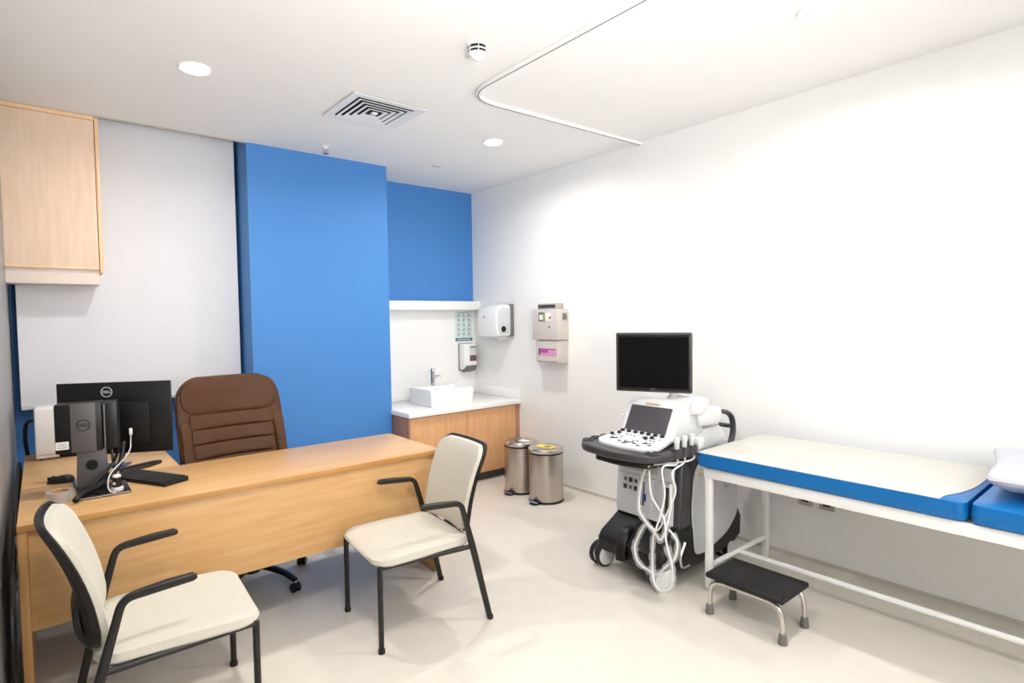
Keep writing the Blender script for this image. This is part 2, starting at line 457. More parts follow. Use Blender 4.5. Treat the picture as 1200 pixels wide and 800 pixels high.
# ------------------------------------------------------------------ desk
t = thing('office_desk', 'light oak L-shaped office desk with full modesty panel', 'desk', (0, 2.878, 0))
X0, X1, DD = -0.099, 1.812, 0.648
bm = B(); box2(bm, (X0, 0, 0.722), (X1, DD, 0.75), 0.0025); top = obj('desk_top', bm, M_DESK, t)
bm = B(); box2(bm, (X0, -0.0012, 0.7225), (X1, 0.0, 0.7475), 0.0005); obj('edge_band', bm, M_DESKE, top)
bm = B(); box2(bm, (X0, DD+0.001, 0.722), (0.556, 1.56, 0.75), 0.0025); obj('return_top', bm, M_DESK, t)
bm = B(); box2(bm, (X0+0.031, 0.022, 0.318), (1.77, 0.040, 0.7215), 0.001); obj('modesty_panel', bm, M_DESK, t)
bm = B(); box2(bm, (X0, 0.006, 0.0), (X0+0.030, DD, 0.7215), 0.001); obj('end_panel', bm, M_DESKZ, t)
bm = B(); box2(bm, (X1-0.034, 0.03, 0.0), (X1-0.006, DD-0.02, 0.7215), 0.001); obj('end_panel', bm, M_DESKZ, t)
bm = B(); box2(bm, (X0, 1.53, 0.0), (0.53, 1.556, 0.7215), 0.001); obj('return_end_panel', bm, M_DESKZ, t)

# ------------------------------------------------------------------ visitor chair
def visitor_chair(label, loc, rz):
    t = thing('visitor_chair', label, 'chair', loc, rz, 'cream visitor armchairs at the desk')
    # seat cushion (local +x is the front)
    ol = rrect(0.515, 0.515, 0.085, 7)
    def seat_fn(x, y, d):
        yy = y*(1.0 + 0.04*(x/0.25))
        return V(x+0.045, yy, 0.407 + d - 0.012*max(0, x/0.25)**2*max(d, 0)/0.04 - 0.012*(1-(y/0.25)**2)*(1 if d > 0 else 0))
    bm = B(); pad(bm, ol, 0.045, 0.014, seat_fn, p=5, rings=8); obj('seat', bm, M_FAB, t)
    bm = B(); prism(bm, rrect(0.46, 0.47, 0.06, 5), lambda x, y, d: V(x+0.045, y, d), 0.386, 0.402, 0.003); obj('seat_pan', bm, M_BLACKM, t)
    # backrest: curved pad in a black shell
    def back_pos(y, h, d):
        z = 0.655 + h
        x = -0.210 - 0.015*((h+0.21)/0.42) - 0.105*max(0, (h+0.21)/0.42)**2 + 0.028*(y/0.22)**2
        return V(x + d, y*(1.0+0.03*h/0.2), z)
    ol = rrect(0.435, 0.42, 0.065, 7)
    bm = B(); pad(bm, ol, 0.030, 0.004, back_pos, p=6, rings=8); br = obj('backrest', bm, M_FAB, t)
    ol2 = rrect(0.455, 0.442, 0.075, 7)
    bm = B(); pad(bm, ol2, 0.006, 0.024, lambda y, h, d: back_pos(y, h, d-0.006), p=6, rings=8); obj('back_shell', bm, M_FRAME, t)
    # back carrier below the shell
    bm = B(); sweep(bm, smooth_path([(-0.10, 0, 0.385), (-0.20, 0, 0.40), (-0.245, 0, 0.46), (-0.255, 0, 0.56)]), 0.085, 0.014, side=(0, 1, 0), n=14, sq=5); obj('back_support', bm, M_FRAME, t)
    for s in (-1, 1):
        bm = B(); sweep(bm, [(0.28, s*0.234, 0.0), (0.28, s*0.234, 0.395)], 0.0125, 0.0125, side=(0, 1, 0), n=12); obj('front_leg', bm, M_FRAME, t)
        bm = B(); sweep(bm, fillet([(0.28, s*0.234, 0.36), (0.28, s*0.234, 0.393), (-0.195, s*0.258, 0.390)], 0.05, 5), 0.012, 0.012, side=(0, 1, 0), n=12); obj('side_rail', bm, M_FRAME, t)
        # arm: rear leg rises and bends forward into the armrest
        pts = fillet([(-0.284, s*0.268, 0.0), (-0.200, s*0.262, 0.36), (-0.128, s*0.268, 0.622), (0.088, s*0.268, 0.638)], 0.036, 6)
        n = len(pts)
        pts = pts[:-1]+[Vector((0.076, s*0.268, 0.637)), pts[-1]]
        bm = B(); sweep(bm, pts, 0.0115, 0.0155, side=(0, 1, 0), n=14, sq=4, radii=[0.9]+[1.0]*(n-9)+[0.85]*7+[0.8, 0.5]); al = obj('arm_leg', bm, M_FRAME, t)
        bm = B(); sweep(bm, [(-0.10, s*0.268, 0.634), (0.0, s*0.268, 0.6435), (0.078, s*0.268, 0.6485)], 0.018, 0.0045, side=(0, 1, 0), n=12, sq=3, radii=[0.7, 1, 0.8]); obj('arm_pad', bm, M_FRAME, al)
        for fx, fy in ((0.28, 0.234), (-0.284, 0.268)):
            bm = B(); cyl(bm, (fx, s*fy, 0), (fx, s*fy, 0.018), 0.016, 12); obj('foot_cap', bm, M_RUB, t)
    for x in (0.235, -0.15):
        bm = B(); cyl(bm, (x, -0.235, 0.388), (x, 0.235, 0.388), 0.010, 10); obj('cross_rail', bm, M_FRAME, t)
    return t
visitor_chair('cream fabric armchair with black frame at the right end of the desk', (1.447, 2.567, 0), PI-math.radians(5))
visitor_chair('cream fabric armchair with black frame at the left end of the desk', (0.316, 2.49, 0), math.radians(-3))

# ------------------------------------------------------------------ executive chair
t = thing('executive_chair', 'brown leather high-back executive chair on castors behind the desk', 'chair', (0.90, 3.50, 0), math.radians(3))
# local -y faces the desk front
def back_map(lean=0.0):
    def fn(x, h, d):
        y = 0.30 + 0.075*(h/0.38) + 0.02*math.sin(h*6) - 0.05*(x/0.3)**2
        return V(x, y - d, 0.815 + h)
    return fn
ol = []
for x, y in rrect(0.60, 0.76, 0.12, 8):
    k = 1.0 - 0.10*max(0, (y-0.15)/0.23)**2 - 0.02*max(0, (-y-0.1)/0.28)
    ol.append((x*k, y))
bm = B(); pad(bm, ol, 0.05, 0.06, back_map(), p=5, rings=9); obj('backrest', bm, M_LEA, t)
def sub_pad(name, cx, cz, w, h, r, tf, off):
    f = back_map()
    bm = B(); pad(bm, rrect(w, h, r, 5), tf, 0.012, lambda x, y, d: f(x+cx, y+cz, d+off+(0.0045*noise.noise(Vector(((x+cx)*22, (y+cz)*9, cz*3))) if d > 0 else 0)), p=3.2, rings=8)
    return obj(name, bm, M_LEA, t)
sub_pad('head_panel', 0, 0.264, 0.555, 0.212, 0.095, 0.022, 0.040)
for k in range(6):
    z = 0.118 - k*0.083
    sub_pad('back_channel', 0, z, 0.478-0.012*k, 0.083, 0.016, 0.020, 0.045)
for s in (-1, 1):
    sub_pad('side_bolster', s*0.262, -0.12, 0.062, 0.50, 0.03, 0.03, 0.036)
bm = B(); pad(bm, rrect(0.56, 0.54, 0.10, 7), 0.065, 0.05, lambda x, y, d: V(x, y+0.0, 0.465+d), p=4); obj('seat', bm, M_LEA, t)
for s in (-1, 1):
    pts = fillet([(s*0.28, 0.20, 0.43), (s*0.335, 0.22, 0.46), (s*0.345, 0.24, 0.665), (s*0.335, -0.10, 0.675), (s*0.30, -0.14, 0.45)], 0.06, 5)
    bm = B(); sweep(bm, pts, 0.022, 0.016, n=12, sq=3); obj('armrest', bm, M_BLACKM, t)
    bm = B(); pad(bm, rrect(0.06, 0.27, 0.028, 5), 0.02, 0.01, lambda x, y, d: V(x+s*0.34, y+0.07, 0.688+d), p=4, rings=5); obj('arm_pad', bm, M_LEA, t)
bm = B(); cyl(bm, (0, 0, 0.10), (0, 0, 0.27), 0.03, 20); cyl(bm, (0, 0, 0.27), (0, 0, 0.42), 0.016, 16); rbox(bm, (0, 0, 0.405), (0.18, 0.24, 0.03), 0.006); obj('gas_column', bm, M_BLACK, t)
bm = B(); lathe(bm, [(0, 0.135), (0.04, 0.135), (0.046, 0.11), (0.042, 0.07), (0, 0.07)], n=24); obj('base_hub', bm, M_BLACK, t)
a0 = math.atan2(3.223-3.5, 1.056-0.90) - math.radians(3)
for k in range(5):
    a = a0 + k*2*PI/5; dx, dy = math.cos(a), math.sin(a)
    bm = B()
    pts = smooth_path([(dx*0.02, dy*0.02, 0.108), (dx*0.12, dy*0.12, 0.112), (dx*0.24, dy*0.24, 0.096), (dx*0.315, dy*0.315, 0.066)], 5)
    n = len(pts)
    sweep(bm, pts, 0.026, 0.015, side=(-dy, dx, 0), n=12, sq=3, radii=[1-0.35*i/n for i in range(n)])
    leg = obj('base_leg', bm, M_BLACK, t)
    bm = B(); cyl(bm, (dx*0.315, dy*0.315, 0.046), (dx*0.315, dy*0.315, 0.064), 0.009, 10); obj('castor_stem', bm, M_STEELP, leg)
    ca = a + 0.9*(k-2)
    ax = Vector((math.cos(ca), math.sin(ca), 0))
    c = Vector((dx*0.315, dy*0.315, 0.026))
    for s in (-1, 1):
        bm = B(); sweep(bm, [c+ax*s*0.006, c+ax*s*0.010, c+ax*s*0.020, c+ax*s*0.025], 0.026, 0.026, n=20, radii=[0.9, 1, 1, 0.8]); obj('castor_wheel', bm, M_BLACK, leg)
    bm = B(); sweep(bm, [c+ax*-0.007+V(0, 0, 0.006), c+ax*0.007+V(0, 0, 0.006)], 0.022, 0.022, n=16); obj('castor_hood', bm, M_BLACKM, leg)

# ------------------------------------------------------------------ computer on the desk
t = thing('desktop_computer', 'black monitor seen from behind with small computer mounted on its stand', 'computer', (0.21, 3.22, 0.75))
O = Vector((0.21, 3.22, 0.75))
L0 = Vector((0.052, 3.60, 0)) ; R0 = Vector((0.505, 3.37, 0))
ex = (R0-L0).normalized(); nb = Vector((ex.y, -ex.x, 0))     # nb points to the camera (back of the monitor)
wd = (R0-L0).length; zb, zt = 0.867, 1.229
Rm = Matrix((ex, -nb, Vector((0, 0, 1)))).transposed()
mc = (L0+R0)/2; mc.z = (zb+zt)/2
mc = mc - O
bm = B(); rbox(bm, mc, (wd, 0.016, zt-zb), 0.003, rot=Rm); mon = obj('monitor', bm, M_BLACK, t)
bm = B(); rbox(bm, mc+nb*0.014-V(0, 0, 0.03), (wd*0.62, 0.018, (zt-zb)*0.6), 0.006, rot=Rm); obj('back_cover', bm, M_BLACK, mon)
bm = B(); rbox(bm, mc-nb*0.0088, (wd-0.02, 0.001, zt-zb-0.02), rot=Rm); obj('screen', bm, M_SCREEN, mon)
lp = mc + nb*0.0085 + V(0, 0, (zt-zb)/2-0.048) + ex*(-0.035)
def ring_logo(p, r, mm, parent, x, n_):
    bm = B(); pts = [p + (x*math.cos(2*PI*k/28) + V(0, 0, 1)*math.sin(2*PI*k/28))*r for k in range(29)]
    tube(bm, pts, r*0.09, 6, caps=False); o = obj('logo_ring', bm, mm, parent)
    lettering('logo_lettering', 'DELL', r*0.72, frame_mt(p+n_*0.0006, x, (0, 0, 1)), mm, parent)
ring_logo(lp, 0.024, M_LGREY, mon, ex, nb)
# computer case standing on the stand behind the monitor
ex2 = Vector((0.985, -0.17, 0)).normalized(); n2 = Vector((ex2.y, -ex2.x, 0))
R2 = Matrix((ex2, -n2, Vector((0, 0, 1)))).transposed()
cc = Vector((0.128, 3.345, 1.043)) - O
bm = B(); rbox(bm, cc, (0.178, 0.11, 0.226), 0.006, rot=R2); case = obj('computer_case', bm, M_BLACK, t)
bm = B(); rbox(bm, cc+n2*0.0565+ex2*0.018, (0.094, 0.004, 0.226), 0.002, rot=R2); obj('front_panel', bm, M_GREYT, case)
bm = B(); rbox(bm, cc+n2*0.0565-ex2*0.062-V(0, 0, 0.075), (0.048, 0.002, 0.036), rot=R2); obj('asset_sticker', bm, M_PAPER, case)
for k in range(3):
    bm = B(); rbox(bm, cc+n2*0.0578-ex2*0.062-V(0, 0, 0.066+0.009*k), (0.036, 0.0006, 0.002), rot=R2); obj('sticker_print', bm, M_GREYP, case)
ring_logo(cc+n2*0.059+ex2*0.018+V(0, 0, 0.012), 0.025, M_BLACK, case, ex2, n2)
bm = B(); rbox(bm, cc+ex2*0.118-n2*0.004, (0.062, 0.10, 0.222), 0.008, rot=R2); obj('stand_head', bm, M_BLACK, t)
bm = B(); rbox(bm, cc+ex2*0.098+n2*0.054, (0.006, 0.01, 0.21), 0.002, rot=R2); obj('hinge_strip', bm, M_GREYP, t)
# stand column with cable hole
def stand_fn(x, y, d): return (Vector((0.165, 3.305, 0.855))-O) + ex2*x + V(0, 0, y) - n2*d
poly = [(-0.055, 0.085), (0.055, 0.085), (0.062, -0.092), (-0.062, -0.092)]
bm = B(); prism(bm, poly, stand_fn, -0.012, 0.012, 0.003); obj('stand_column', bm, M_GREYT, t)
bm = B(); lathe(bm, [(0.018, 0.0), (0.024, 0.0), (0.024, 0.003), (0.018, 0.003)], n=28, c=stand_fn(0.0, 0.01, -0.013), axis=Matrix((ex2, Vector((0, 0, 1)), n2)).transposed()); obj('cable_hole_rim', bm, M_BLACK, t)
bm = B(); lathe(bm, [(0, 0.0), (0.0185, 0.0), (0.0185, 0.001), (0, 0.001)], n=28, c=stand_fn(0.0, 0.01, -0.013), axis=Matrix((ex2, Vector((0, 0, 1)), n2)).transposed()); obj('cable_hole', bm, M_OLIVE, t)
bm = B(); rbox(bm, Vector((0.197, 3.215, 0.757))-O, (0.195, 0.22, 0.012), 0.005); base = obj('stand_base', bm, M_BLACK, t)
bm = B(); rbox(bm, Vector((0.197, 3.1045, 0.757))-O, (0.188, 0.002, 0.003)); obj('edge_strip', bm, M_STEELP, base)  # bright strip set in for the highlight on the base's front edge
# cables belonging to the computer
def cable(pts, r, m, parent, name='cable', off=O, n=8):
    bm = B(); tube(bm, [p-off for p in smooth_path(pts, 7)], r, n); return obj(name, bm, m, parent)
cable([(0.30, 3.42, 0.93), (0.27, 3.33, 0.84), (0.19, 3.215, 0.79), (0.14, 3.15, 0.780), (0.105, 3.10, 0.775), (0.088, 3.07, 0.764)], 0.012, M_BLACK, t, 'power_cable')
cable([(0.28, 3.40, 0.92), (0.24, 3.27, 0.86), (0.175, 3.20, 0.81), (0.14, 3.16, 0.766), (0.18, 3.12, 0.766)], 0.007, M_BLACK, t, 'video_cable')
cable([(0.25, 3.42, 0.90), (0.25, 3.34, 0.82), (0.255, 3.27, 0.775)], 0.006, M_BLACK, t, 'video_cable')
cable([(0.328, 3.395, 0.975), (0.326, 3.385, 0.945), (0.318, 3.36, 0.90), (0.28, 3.28, 0.868), (0.225, 3.17, 0.84), (0.208, 3.12, 0.80), (0.215, 3.10, 0.772), (0.235, 3.095, 0.765)], 0.0028, M_LGREY, t, 'usb_cable')
bm = B(); rbox(bm, Vector((0.328, 3.392, 0.985))-O, (0.014, 0.008, 0.034), 0.003); obj('usb_plug', bm, M_CABLEW, t)
# small black dongle with white cap, standing on the base
t = thing('usb_receiver', 'small black cylinder with white cap standing on the monitor base', 'usb receiver', (0.243, 3.135, 0.763))
bm = B(); lathe(bm, [(0, 0), (0.024, 0), (0.026, 0.012), (0.022, 0.018), (0, 0.018)], n=24); obj('foot', bm, M_LGREY, t)
bm = B(); lathe(bm, [(0.017, 0.018), (0.017, 0.062), (0, 0.062)], n=24); obj('body', bm, M_BLACK, t)
bm = B(); lathe(bm, [(0.017, 0.062), (0.0175, 0.068), (0.014, 0.073), (0, 0.074)], n=24); obj('cap', bm, M_WHITE, t)
bm = B(); rbox(bm, (-0.012, -0.013, 0.036), (0.012, 0.004, 0.012), 0.002, rot=Matrix.Rotation(-0.7, 3, 'Z')); obj('badge', bm, M_WHITE, t)

# keyboard
t = thing('keyboard', 'black computer keyboard lying on the desk right of the monitor stand', 'keyboard', (0.385, 3.300, 0.751), math.radians(-62))
bm = B(); prism(bm, [(-0.062, 0.0), (0.062, 0.0), (0.062, 0.021), (-0.062, 0.010)], lambda x, y, d: V(d, x, y), -0.20, 0.20, 0.002); obj('case', bm, M_BLACK, t)
bm = B()
for i in range(20):
    for j in range(6):
        x = -0.19 + i*0.0192; y = -0.049 + j*0.0196
        if x > 0.186: continue
        rbox(bm, (x, y, 0.0175+0.0887*y), (0.0178, 0.0180, 0.007), 0.0015, 1)
k = obj('keys', bm, M_BLACKM, t); k['kind'] = 'stuff'
# mouse
t = thing('computer_mouse', 'black computer mouse lying beside the tape roll near the wall', 'mouse', (0.05, 3.545, 0.75), math.radians(70))
bm = B()
pad(bm, rrect(0.062, 0.112, 0.03, 8), 0.034, 0.001, lambda x, y, d: V(x*(1-0.1*(y/0.056)), y, 0.001+max(d, -0.001)*(1-0.25*(y/0.056))), p=2.6); obj('shell', bm, M_BLACK, t)
bm = B(); sweep(bm, [(-0.004, 0.030, 0.027), (0.004, 0.030, 0.027)], 0.009, 0.009, n=16); obj('scroll_wheel', bm, M_DGREY, t)
bm = B(); rbox(bm, (0, 0.034, 0.020), (0.0015, 0.04, 0.02)); obj('button_split', bm, M_OLIVE, t)
# clear tape roll
t = thing('tape_roll', 'roll of clear packing tape lying on the left end of the desk', 'tape roll', (0.040, 3.165, 0.75))
bm = B(); lathe(bm, [(0.034, 0.0), (0.050, 0.0), (0.050, 0.046), (0.034, 0.046), (0.034, 0.0)], n=36); obj('tape', bm, M_TAPE, t)
bm = B(); lathe(bm, [(0.0335, 0.0), (0.0338, 0.046), (0.031, 0.046), (0.031, 0.0), (0.0335, 0)], n=36); obj('core', bm, M_DESKE, t)
# pens
for i, (a, b, m, lab, cat) in enumerate((((0.118, 3.27, 0.757), (0.098, 3.40, 0.757), M_TEALP, 'teal pen lying beside the monitor stand', 'pen'),
                              ((0.105, 3.36, 0.757), (0.10, 3.50, 0.757), M_BLUEP, 'dark blue pen lying behind the teal pen', 'pen'))):
    t = thing('pen', lab, cat, a)
    d = Vector(b)-Vector(a)
    bm = B(); cyl(bm, (0, 0, 0), d, 0.006, 12); obj('barrel', bm, m, t)
    bm = B(); cyl(bm, d, d*1.12, 0.0055, 12, 0.001); obj('tip', bm, M_LGREY, t)
    bm = B(); rbox(bm, d*0.15+V(0, 0, 0.0072), (0.003, 0.04, 0.002), 0.0005); obj('clip', bm, M_CHROME, t)
# dark notebook / card leaning behind
bm = B(); rbox(bm, (0.285, 3.76, 0.754), (0.13, 0.09, 0.006), 0.001, rot=Matrix.Rotation(-0.5, 3, 'Z'))
tag(obj('notebook', bm, M_BLUEP), 'thin dark blue notebook lying flat under the monitor', 'notebook')
# black cable loop on the desk
bm = B(); tube(bm, [p+V(0, 0.055, 0) for p in smooth_path([(0.29, 3.49, 0.758), (0.34, 3.51, 0.758), (0.42, 3.54, 0.758), (0.475, 3.59, 0.758), (0.486, 3.615, 0.758),
                                (0.46, 3.625, 0.758), (0.40, 3.605, 0.758), (0.34, 3.575, 0.758), (0.27, 3.55, 0.758)], 7)], 0.0075, 10)
tag(obj('cable_loop', bm, M_BLACKM), 'black cable lying in a narrow loop on the desk right of the monitor stand', 'cable')
# white upright box
t = thing('white_case', 'white upright equipment box standing on the desk return under the blind', 'box', (0.048, 4.28, 0.75))
bm = B(); rbox(bm, (0, 0, 0.152), (0.19, 0.16, 0.29), 0.010, 3); body = obj('body', bm, M_WHITE2, t)
bm = B(); rbox(bm, (0.0, -0.0805, 0.03), (0.17, 0.002, 0.002)); obj('seam', bm, M_GREYP, t)
for sx in (-1, 1):
    for sy in (-1, 1):
        bm = B(); cyl(bm, (sx*0.07, sy*0.055, 0), (sx*0.07, sy*0.055, 0.008), 0.01, 12); obj('foot', bm, M_RUB, t)
# black cables against the wall
bm = B(); tube(bm, smooth_path([(-0.055, 4.42, 0.955), (-0.080, 4.45, 0.945), (-0.092, 4.47, 0.90), (-0.094, 4.48, 0.82), (-0.085, 4.48, 0.72), (-0.08, 4.47, 0.45)], 7), 0.011, 10)
tag(obj('wall_cable', bm, M_BLACK), 'black cable arching down behind the white box against the blue wall', 'cable')
t = thing('cable_bundle', 'black cable bundle, also filling in the shadow gap between desk end and grey wall', 'cable', (-0.118, 3.0, 0.6))  # cables double as the dark shadow gap along the desk edge
for k in range(3):
    yy = -0.25 + 0.05*k
    bm = B(); tube(bm, smooth_path([(0.002*k-0.004, 1.3, 0.13-0.02*k), (0.002*k, 0.8, 0.11-0.03*k), (0.004, 0.3, 0.08-0.05*k), (0.004, 0.02+yy*0.2, 0.02-0.06*k), (0.002, yy, -0.10), (0.0, yy-0.04, -0.28), (0.0, yy+0.06, -0.45), (0, yy+0.2, -0.585)], 6), 0.010, 8)
    obj('cable', bm, M_BLACK, t)
bm = B(); tube(bm, smooth_path([(0.011, 0.03, 0.07), (0.014, -0.03, 0.0), (0.012, -0.08, -0.10), (0.010, -0.12, -0.13)], 6), 0.0018, 6); obj('cable_glint', bm, M_CABLEW, t)  # thin white line standing in for a reflection on the black cables

# ------------------------------------------------------------------ vanity with washbasin
VX0, VX1, VY = 2.372, XR-0.004, 4.262
t = thing('vanity_cabinet', 'beech vanity cupboard with two doors under the washbasin counter', 'cabinet', (VX0, VY, 0))
wv = VX1-VX0
bm = B(); box2(bm, (0.018, 0.021, 0.085), (wv, YB-VY-0.02, 0.688), 0.001); obj('body', bm, M_VAN, t)
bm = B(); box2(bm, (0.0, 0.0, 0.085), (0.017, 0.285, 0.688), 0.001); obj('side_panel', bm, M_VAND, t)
bm = B(); box2(bm, (0.05, 0.06, 0.0), (wv, 0.09, 0.085), 0.001); obj('plinth', bm, M_DGREY, t)
ds = [(0.018, 0.60), (0.604, wv-0.05)]
for a, b in ds:
    bm = B(); box2(bm, (a, 0.0, 0.088), (b, 0.020, 0.680), 0.0015); obj('door', bm, M_VAN, t)
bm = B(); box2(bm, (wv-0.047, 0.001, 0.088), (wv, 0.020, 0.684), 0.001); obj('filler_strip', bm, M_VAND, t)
t = thing('washbasin_counter', 'white solid-surface counter with upstand carrying the washbasin', 'counter', (VX0-0.012, VY-0.03, 0.69))
bm = B(); box2(bm, (0, 0, 0), (VX1-VX0+0.014, YB-0.014-(VY-0.03), 0.042), 0.004); obj('counter_top', bm, M_CORIAN, t)
bm = B(); box2(bm, (0.012, YB-0.032-(VY-0.03), 0.0425), (VX1-VX0+0.014, YB-0.0135-(VY-0.03), 0.135), 0.003); obj('back_upstand', bm, M_CORIAN, t)
bm = B(); box2(bm, (VX1-VX0-0.006, 0.0, 0.0425), (VX1-VX0+0.014, YB-0.034-(VY-0.03), 0.135), 0.003); obj('side_upstand', bm, M_CORIAN, t)
# vessel basin: rectangular with a hollow bowl
t = thing('washbasin', 'white rectangular vessel washbasin standing on the counter', 'washbasin', (2.66, 4.36, 0.732))
BW, BD, BH = 0.46, 0.40, 0.155
bm = B()
def loop(x0, y0, x1, y1, z, r, n=5):
    return [bm.verts.new((x+(x0+x1)/2, y+(y0+y1)/2, z)) for x, y in rr(x1-x0, y1-y0, r, n)]
def rr(w, h, r, n):
    out = []
    for cx, cy, a0 in ((w/2-r, h/2-r, 0), (-w/2+r, h/2-r, PI/2), (-w/2+r, -h/2+r, PI), (w/2-r, -h/2+r, 1.5*PI)):
        for k in range(n+1): out.append((cx+r*math.cos(a0+PI/2*k/n), cy+r*math.sin(a0+PI/2*k/n)))
    return out
LS = [loop(0.012, 0.012, BW-0.012, BD-0.012, 0, 0.012), loop(0.003, 0.003, BW-0.003, BD-0.003, 0.03, 0.012), loop(0, 0, BW, BD, BH-0.004, 0.012), loop(0.002, 0.002, BW-0.002, BD-0.002, BH, 0.010),
      loop(0.014, 0.014, BW-0.014, BD-0.105, BH, 0.02), loop(0.018, 0.018, BW-0.018, BD-0.11, BH-0.01, 0.02), loop(0.05, 0.05, BW-0.05, BD-0.14, 0.045, 0.03), loop(0.12, 0.10, BW-0.12, BD-0.19, 0.032, 0.03)]
bm.faces.new(LS[0]); bm.faces.new(LS[-1])
for a, b in zip(LS, LS[1:]):
    n = len(a)
    for j in range(n): bm.faces.new((a[j], a[(j+1) % n], b[(j+1) % n], b[j]))
obj('bowl', bm, M_WHITE2, t, 40)
bm = B(); lathe(bm, [(0, 0.001), (0.02, 0.001), (0.022, 0), (0.022, -0.002)], c=(BW/2, (BD-0.1)/2, 0.034), n=20); obj('drain', bm, M_CHROME, t)
bm = B(); lathe(bm, [(0.006, 0.001), (0.010, 0.001), (0.011, 0), (0.006, 0)], c=(BW/2, BD-0.117, 0.125), n=16, axis=Matrix.Rotation(PI/2, 3, 'X')); obj('overflow_ring', bm, M_CHROME, t)
# tap
t = thing('basin_tap', 'chrome single-lever mixer tap on the rear ledge of the washbasin', 'tap', (2.895, 4.715, 0.732+BH))
bm = B(); lathe(bm, [(0, 0), (0.026, 0), (0.026, 0.004), (0.022, 0.008), (0.022, 0.135), (0, 0.135)], n=24); obj('body', bm, M_CHROME, t)
bm = B(); sweep(bm, fillet([(0, -0.01, 0.085), (0.01, -0.11, 0.10), (0.01, -0.115, 0.085)], 0.01, 4), 0.013, 0.011, n=14, sq=3); obj('spout', bm, M_CHROME, t)
bm = B(); lathe(bm, [(0.022, 0.137), (0.023, 0.16), (0.018, 0.168), (0, 0.17)], n=24); obj('lever_cap', bm, M_CHROME, t)
bm = B(); sweep(bm, [(0.015, -0.005, 0.152), (0.085, -0.03, 0.150)], 0.007, 0.005, n=10); obj('lever', bm, M_CHROME, t)

# poster on the splashback
t = thing('hand_washing_poster', 'small pale hand-washing poster with a dark teal footer above the soap dispenser', 'poster', (3.462, YB-0.0125, 1.285))
bm = B(); box2(bm, (-0.108, -0.003, 0.0), (0.108, 0, 0.325)); obj('sheet', bm, M_PALE, t)
bm = B(); box2(bm, (-0.108, -0.0040, 0.008), (0.108, -0.003, 0.038)); obj('footer_band', bm, M_TEAL, t)
bm = B(); box2(bm, (-0.085, -0.0045, 0.018), (0.085, -0.004, 0.027)); obj('footer_print', bm, M_PALE, t)
bm = B()
for i in range(3):
    for j in range(5):
        x = -0.066+0.066*i; z_ = 0.075+0.049*j
        rbox(bm, (x, -0.0034, z_+0.008), (0.034, 0.0008, 0.022), 0.0003, 1, rot=Matrix.Rotation(0.5*((i*7+j*3) % 5-2), 3, 'Y'))
        rbox(bm, (x, -0.0034, z_-0.012), (0.048, 0.0008, 0.004))
rbox(bm, (0, -0.0034, 0.308), (0.15, 0.0008, 0.010))
k = obj('pictograms', bm, M_PRINT, t); k['kind'] = 'stuff'
# soap dispenser
t = thing('soap_dispenser', 'white wall-mounted soap dispenser below the hand-washing poster', 'soap dispenser', (3.475, YB-0.0125, 0.962))
def soap_fn(x, y, d): return V(d, y, x)
bm = B(); prism(bm, [(0.03, 0), (0.30, 0), (0.30, -0.075), (0.28, -0.098), (0.09, -0.105), (0.065, -0.10), (0.03, -0.06)], soap_fn, -0.082, 0.082, 0.008); obj('housing', bm, M_WHITE2, t)
bm = B(); box2(bm, (-0.088, -0.012, 0.02), (0.088, 0.0, 0.305), 0.004); obj('back_plate', bm, M_GREYP, t)
bm = B(); rbox(bm, (0.03, -0.1035, 0.235), (0.085, 0.006, 0.085), 0.002); obj('label', bm, M_LGREY, t)
bm = B(); rbox(bm, (0.03, -0.106, 0.268), (0.07, 0.003, 0.010)); obj('label_print', bm, M_DGREY, t)
bm = B(); rbox(bm, (0.03, -0.1045, 0.150), (0.085, 0.006, 0.062), 0.002); obj('refill_window', bm, M_BROWNC, t)
bm = B(); prism(bm, [(0.0, -0.02), (0.062, -0.05), (0.075, -0.113), (0.02, -0.09)], soap_fn, -0.06, 0.075, 0.004); obj('push_lever', bm, M_GREYP, t)

# paper towel dispenser on the right wall
t = thing('paper_towel_dispenser', 'white rounded paper towel dispenser on the right wall beside the ledge', 'dispenser', (XR, 4.475, 1.315))
def tow_fn(x, y, d): return V(-x, d, y)
bm = B(); prism(bm, [(0, 0.035), (0, 0.33), (0.06, 0.345), (0.14, 0.345), (0.195, 0.31), (0.215, 0.23), (0.215, 0.12), (0.195, 0.035)], tow_fn, -0.145, 0.175, 0.022, 3); obj('cover', bm, M_WHITE2, t, 50)
bm = B(); box2(bm, (-0.05, -0.155, 0.03), (-0.001, 0.155, 0.35), 0.012); obj('back_shell', bm, M_GREYP, t)
bm = B(); prism(bm, [(0.05, 0.06), (0.05, 0.30), (0.15, 0.325), (0.198, 0.28), (0.208, 0.17), (0.18, 0.06)], tow_fn, -0.153, -0.147, 0.002); obj('side_cheek', bm, M_LGREY, t)
bm = B(); lathe(bm, [(0, 0.004), (0.026, 0.004), (0.030, 0)], c=(-0.135, -0.153, 0.105), n=24, axis=Matrix.Rotation(PI/2, 3, 'X')); obj('feed_knob', bm, M_BLACK, t)
bm = B(); prism(bm, [(0, 0.012), (0.012, 0), (0, -0.012), (-0.012, 0)], lambda x, y, d: V(-0.2155-d, 0.055+x, 0.225+y), 0, 0.0015); obj('logo_diamond', bm, M_GREYP, t)
bm = B(); prism(bm, [(0.06, 0.0), (0.17, 0.0), (0.19, 0.034), (0.04, 0.034)], tow_fn, -0.10, 0.10, 0.006); obj('towel_outlet', bm, M_LGREY, t)
bm = B(); box2(bm, (-0.14, -0.08, -0.008), (-0.10, 0.08, 0.0)); obj('paper_edge', bm, M_PAPER, t)

